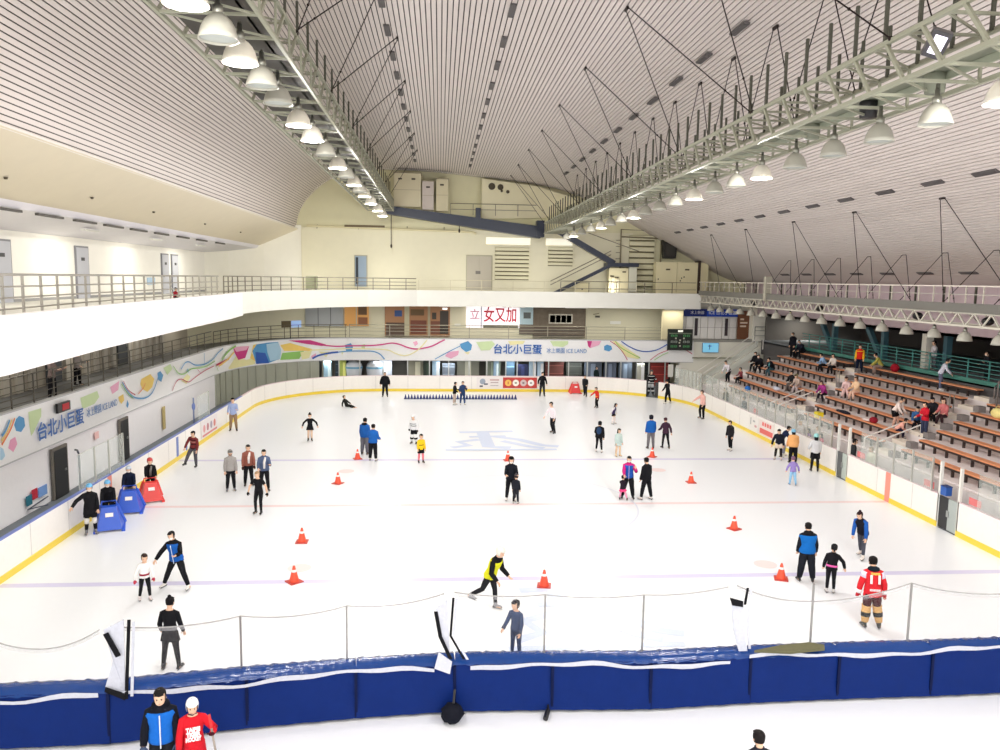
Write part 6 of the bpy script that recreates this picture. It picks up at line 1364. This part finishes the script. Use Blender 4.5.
person('skater all in black swinging along the far right boards', (13.1, 53.8), 1.66, -150, 'glide', ('shirt', bk), ('pants', bk), SKW, P=dict(side=-6, legs=((10, 4, 12), (4, 16, 8)), arms=((10, 24, 40), (30, 20, 20))), hair=('bun', bk))
person('skater in a pink jacket and black trousers by the right boards with an arm out', (13.6, 47.85), 1.74, -70, 'glide', (J_, (228, 178, 168)), (PN, bk), SKB, P=dict(lean=6, arms=((14, 14, 20), (60, 30, 4)), legs=((4, 2, 6), (20, 2, 30))), hair=('short', (60, 40, 40)))
person('lone slim skater in a black jacket on the right ice', (11.93, 38.6), 1.5, -60, 'stand', (J_, (34, 32, 36)), ('tights', bk), SKW, P=dict(lean=5, legs=((4, 1, 8), (-4, 1, 6))))
person('skater in black bending forward with an arm down by the right boards', (13.6, 36.6), 1.56, -30, 'bend', (J_, (28, 32, 44)), ('shorts', (232, 214, 196), (40, 36, 38)), ('skate', (210, 196, 190)), P=dict(lean=26, arms=((10, 10, 10), (40, 30, 6))))
person('skater in an orange padded jacket with light blue helmet seen from behind', (13.95, 35.8), 1.56, 170, 'stand', ('puffer', (232, 172, 112)), ('wide', bk), SKB, extra=[('helmet', (126, 190, 222))], hair=('long', (30, 24, 24)), P=dict(arms=((20, 12, 20), (20, 12, 20)), lean=10), bulk=1.12)
person('person in navy jacket and grey trousers leaning on the boards behind the orange jacket', (14.0, 37.3), 1.58, 60, 'bend', (J_, (34, 44, 74)), (PN, (150, 152, 168)), SKW, P=dict(lean=30, arms=((60, 14, 16), (70, 14, 10))))
person('small child in lilac jacket and pale blue trousers on the right ice', (12.15, 31.85), 1.14, 170, 'lowout', (J_, (150, 132, 196)), (PN, (150, 196, 230)), ('skate', (120, 170, 214)), hair=('short', (120, 90, 110)))
person('skater in a light grey jacket, black skirt and mint helmet by the right boards', (14.25, 34.2), 1.66, 160, 'stand', (J_, (206, 206, 208)), ('shorts', bk, bk), SKB, extra=[('helmet', (150, 214, 214))], hair=('long', bk), P=dict(arms=((20, 18, 40), (14, 10, 20))))
person('man in dark clothes and jeans standing in the open gate of the right boards', (15.35, 33.0), 1.72, 60, 'stand', (J_, (56, 58, 62)), (PN, (70, 84, 112)), SH_)
person('goalkeeper in black and white stripes standing in the far right gate', (12.95, 57.75), 1.85, 0, 'chat', ('jersey', (40, 40, 42)), ('hockey', (220, 220, 222), (60, 60, 62), (226, 226, 226)), SKB, extra=[('helmet', (60, 60, 62)), ('stripe', [(.26, wh), (.12, wh), (.0, wh)])], gloves=(220, 220, 220))
person('coach in a bright blue vest and black trousers seen from behind on the right', (7.7, 21.2), 1.66, 170, 'stand', (J_, (24, 26, 34)), ('wide', (30, 32, 40)), SKB, extra=[('vest', (22, 104, 184)), ('collar', bk)], P=dict(arms=((4, 10, 20), (10, 16, 10)), legs=((2, 7, 4), (-2, 7, 2))), bulk=1.15)
person('girl in black with a pink waist sash beside the bright blue vest coach', (8.0, 20.35), 1.3, 155, 'stand', (J_, bk), ('tights', bk), ('skate', (206, 204, 202)), extra=[('belt', (226, 100, 170))], hair=('pony', bk), P=dict(lean=6, side=-4, legs=((2, 2, 6), (2, 2, 4)), arms=((14, 14, 10), (16, 46, 6))))
person('woman in a blue and black jacket with hair bun leaning forward on the right ice', (10.35, 23.0), 1.56, -55, 'glide', (J_, (26, 26, 36), (36, 90, 170)), ('tights', (74, 76, 86)), ('skate', (226, 218, 210)), hair=('bun', (44, 24, 28)), P=dict(lean=26, legs=((14, 2, 10), (-16, 6, 8)), arms=((30, 10, 6), (26, 10, 6))))
person('hockey player in a red jersey with number eleven seen from behind', (7.9, 18.1), 1.74, 168, 'glide', ('jersey', (214, 44, 52)), ('hockey', (70, 24, 30), (214, 170, 110), (38, 42, 44)), ('skate', (44, 52, 46)), extra=[('text', '11', .3, .185, True, (244, 240, 238), .24), ('text', 'TAIPEI', .07, .27, True, (232, 190, 90), .22), ('text', 'ICE HOCKEY', .06, .04, True, (240, 220, 220), .26), ('collar', (22, 30, 40)), ('shoulders', (222, 216, 232)), ('cuffs', (240, 236, 236))], gloves=(200, 50, 60), bulk=.92,
       P=dict(lean=8, legs=((6, 3, 8), (8, 8, 16)), arms=((4, 20, 14), (4, 20, 14))), hd=7.0)
person('man in bright blue vest over black top in front of the padded barrier', (-7.35, 12.6), 1.74, 12, 'stand', (J_, (18, 20, 30)), (PN, (28, 30, 36)), SKB, extra=[('vest', (24, 100, 190), (214, 222, 230)), ('collar', (16, 18, 28))], gloves=(70, 84, 110), detail=1, hp=8, P=dict(arms=((8, 12, 20), (4, 14, 16))), bulk=1.05)
person('boy in lettered red jersey and white helmet in front of the padded barrier', (-6.85, 12.6), 1.55, 18, 'chat', ('jersey', (204, 30, 42)), ('hockey', (190, 30, 44), (190, 30, 44)), SKB, extra=[('helmet', (240, 240, 240)), ('text', 'TAIPEI', .1, .2, False, (244, 240, 240), .22), ('text', 'TIGER', .1, .145, False, (244, 240, 240), .22), ('text', 'HOCKEY', .1, .09, False, (244, 240, 240), .24), ('stick', 1, (.42, -.2, .05), 'hockey stick held by the boy in the red jersey')], gloves=(70, 20, 30), detail=1, hp=6, P=dict(arms=((24, 46, 84, 10), (10, 12, 16))), bulk=.82)
person('person whose dark haired head shows at the lower picture edge', (2.1, 11.05), 1.6, 180, 'stand', (J_, (40, 42, 52)), (PN, bk), SKB)
# galleries
person('person in a grey brown top with folded arms at the lower left gallery railing', (-17.9, 31.9), 1.66, 90, 'chat', ('shirt', (128, 112, 108)), (PN, (26, 26, 30)), SH_, z0=3.6, P=dict(arms=((30, 10, 90, 30), (30, 10, 90, 30))), hair=('long', bk))
person('person in a grey sweatshirt standing farther back on the lower left gallery', (-18.7, 35.9), 1.5, 80, 'chat', ('shirt', (150, 142, 138), (150, 142, 138)), (PN, bk), SH_, z0=3.6, extra=[('panelback', (26, 26, 30))])
person('small child with red top sitting low behind the upper left balcony railing', (-14.6, 36.5), .8, 60, 'sit', (J_, (150, 40, 52)), (PN, (40, 36, 40)), SH_, z0=7.33, seat_z=.1, P=dict(legs=((90, 8, 110), (90, 8, 110))))
# stand
def stand_p(label, k, y, h, head, pose, top, legs, feet=SH_, hair=('short', bk), dx=-.3, **kw):
    P0 = POSES[pose]
    person(label, (rowx(k)+(dx if not P0.get('seat') else -.02), y), h, head, pose, top, legs, feet, hair, z0=treadz(k), **kw)
stand_p('man in white shirt bending at the far end of the lowest bench rows', 5, 52.6, 1.6, -60, 'bend', ('shirt', (226, 222, 228)), (PN, bk), dx=-.35, extra=[('belt', bk)])
stand_p('child in a maroon checked shirt sitting at the far end of the stand', 5, 51.2, 1.3, -70, 'sit', ('shirt', (128, 62, 70)), (PN, bk))
stand_p('spectator in black with white mask at the far end of the stand', 3, 53.2, 1.7, -60, 'sit', ('puffer', bk), (PN, bk), mask=wh)
stand_p('second spectator in black beside the masked one at the far end', 3, 52.4, 1.66, -50, 'sitfwd', ('puffer', (26, 26, 32)), (PN, bk), mask=(230, 230, 232))
stand_p('spectator in black holding a teal bag in the far section', 3, 50.4, 1.6, -80, 'sitfwd', (J_, (26, 30, 38)), (PN, (60, 90, 100)), extra=[('scarf', (90, 150, 156))])
stand_p('standing spectator in black with a white mask at the top far corner of the stand', 0, 52.9, 1.7, -70, 'stand', ('puffer', (24, 26, 34)), (PN, bk), mask=wh, bulk=1.15)
stand_p('seated spectator in black below the standing one at the top far corner', 0, 52.0, 1.66, -70, 'sitfwd', ('puffer', (28, 32, 44)), (PN, bk), bulk=1.15, mask=(200, 214, 240))
stand_p('spectator in a dark jacket seated beside the far aisle', 4, 45.5, 1.5, -60, 'sit', (J_, (30, 32, 36)), (PN, (110, 100, 96)))
stand_p('spectator in a beige hooded jacket leaning forward beside the far aisle', 4, 44.6, 1.5, -60, 'sitfwd', (J_, (190, 172, 160)), (PN, (196, 184, 186)), extra=[('hoodup', (170, 160, 120))])
stand_p('spectator in a magenta top seated on the near side of the far aisle', 4, 41.5, 1.55, -60, 'sitfwd', (J_, (170, 62, 140)), (PN, (44, 36, 44)), hair=('long', (60, 40, 44)))
stand_p('spectator in a white top and black trousers high in the far section', 1, 45.9, 1.5, -60, 'sit', ('shirt', (226, 218, 210)), (PN, bk))
stand_p('spectator in light blue bending down high in the far section', 1, 46.9, 1.5, -90, 'sitfwd', ('shirt', (150, 186, 226)), (PN, bk))
stand_p('spectator in a peach jacket seated in the middle section', 3, 39.8, 1.55, -70, 'sit', (J_, (240, 206, 168)), (PN, (226, 190, 170)), hair=('short', (90, 60, 40)))
stand_p('spectator in pale pink leaning forward beside the peach jacket', 3, 40.8, 1.45, -40, 'sitfwd', (J_, (236, 206, 206)), ('wide', (238, 208, 206)), hair=('short', (70, 44, 40)))
stand_p('standing spectator in a red and yellow jacket at the top of the far aisle', 0, 44.1, 1.6, -40, 'stand', ('puffer', (214, 46, 34), (240, 190, 50)), (PN, nv), extra=[('stripe', [(.26, (244, 196, 50))])])
stand_p('spectator in an olive top sitting high beside a red bag and reaching out an arm', 0, 42.3, 1.55, -110, 'sitfwd', ('shirt', (176, 170, 84)), (PN, (150, 130, 120)), P=dict(arms=((70, 12, 10), (40, 10, 40))), seat_z=.5)
stand_p('man in a pale shirt and grey jeans standing on an upper bench bending over', 0, 36.9, 1.6, 60, 'bend', ('shirt', (214, 220, 236)), (PN, (104, 110, 134)), SHW, dx=-.1, P=dict(lean=24, legs=((10, 4, 8), (4, 4, 6))))
stand_p('spectator in a white shirt and black shorts bending over benches', 4, 34.2, 1.5, 40, 'bend', ('shirt', (240, 226, 218)), ('shorts', bk, (222, 176, 156)), dx=-.35, P=dict(lean=30))
stand_p('child in pink kneeling on the steps in front of the white shirt', 5, 33.0, 1.2, 60, 'sitfwd', ('shirt', (236, 176, 160)), (PN, (40, 36, 56)), P=dict(lean=44))
stand_p('spectator in blue seated low beside the red jacket', 4, 33.0, 1.5, -30, 'sitfwd', (J_, (60, 100, 150)), (PN, bk), hair=('long', bk))
stand_p('spectator in dark clothes seated behind the blue one', 3, 33.2, 1.55, -50, 'sitfwd', (J_, (40, 40, 46)), (PN, bk))
stand_p('standing woman in a red jacket and jeans at the near aisle', 4, 31.9, 1.5, -80, 'chat', (J_, (204, 36, 52)), (PN, (54, 60, 84)), dx=-.35)
stand_p('spectator in dusty pink seated behind the red jacket', 3, 32.5, 1.45, -60, 'sit', (J_, (206, 120, 120)), (PN, (60, 40, 44)), hair=('long', (60, 34, 30)))
person('person in a white jacket behind the teal railing beside the white pillar', (23.2, 39.8), 1.45, -90, 'chat', (J_, (214, 212, 216)), (PN, (96, 96, 104)), SH_, z0=4.1)
person('person in black with a white patch behind the near end of the teal railing', (22.9, 35.3), 1.3, -90, 'chat', (J_, (30, 32, 40)), (PN, bk), SH_, z0=4.1, mask=wh)
# behind the right glass
for lab, y, x, h, c1, c2, po, ck in (('tall person in black behind the far part of the right glass', 49.3, 15.6, 1.75, bk, bk, 'stand', bk), ('person in dark blue behind the right glass left of the red notice', 46.4, 15.7, 1.6, (50, 54, 70), bk, 'stand', bk), ('person in white behind the right glass near the far gate', 38.6, 15.6, 1.5, (232, 226, 224), (196, 180, 170), 'stand', (200, 170, 130)),
        ('child in purple behind the right glass', 37.5, 15.5, 1.3, (128, 70, 150), (100, 60, 110), 'stand', bk), ('person in white next to the purple child behind the right glass', 36.9, 15.7, 1.55, (236, 230, 224), (220, 200, 190), 'stand', (140, 110, 90)), ('child in bright pink behind the right glass', 36.2, 15.5, 1.3, (232, 80, 130), (220, 90, 120), 'stand', bk),
        ('person in pale green white standing behind the right glass past the gate', 31.9, 15.6, 1.6, (224, 228, 208), (206, 206, 190), 'stand', (150, 130, 100))):
    person(lab, (x, y), h, -80, po, (J_, c1), (PN, c2), SH_, ('long' if 'child' in lab else 'short', ck))
person('person in dark green walking behind the far boards under the printed band', (9.75, 62.6), 1.6, 30, 'stand', (J_, (30, 44, 44)), (PN, bk), SH_)
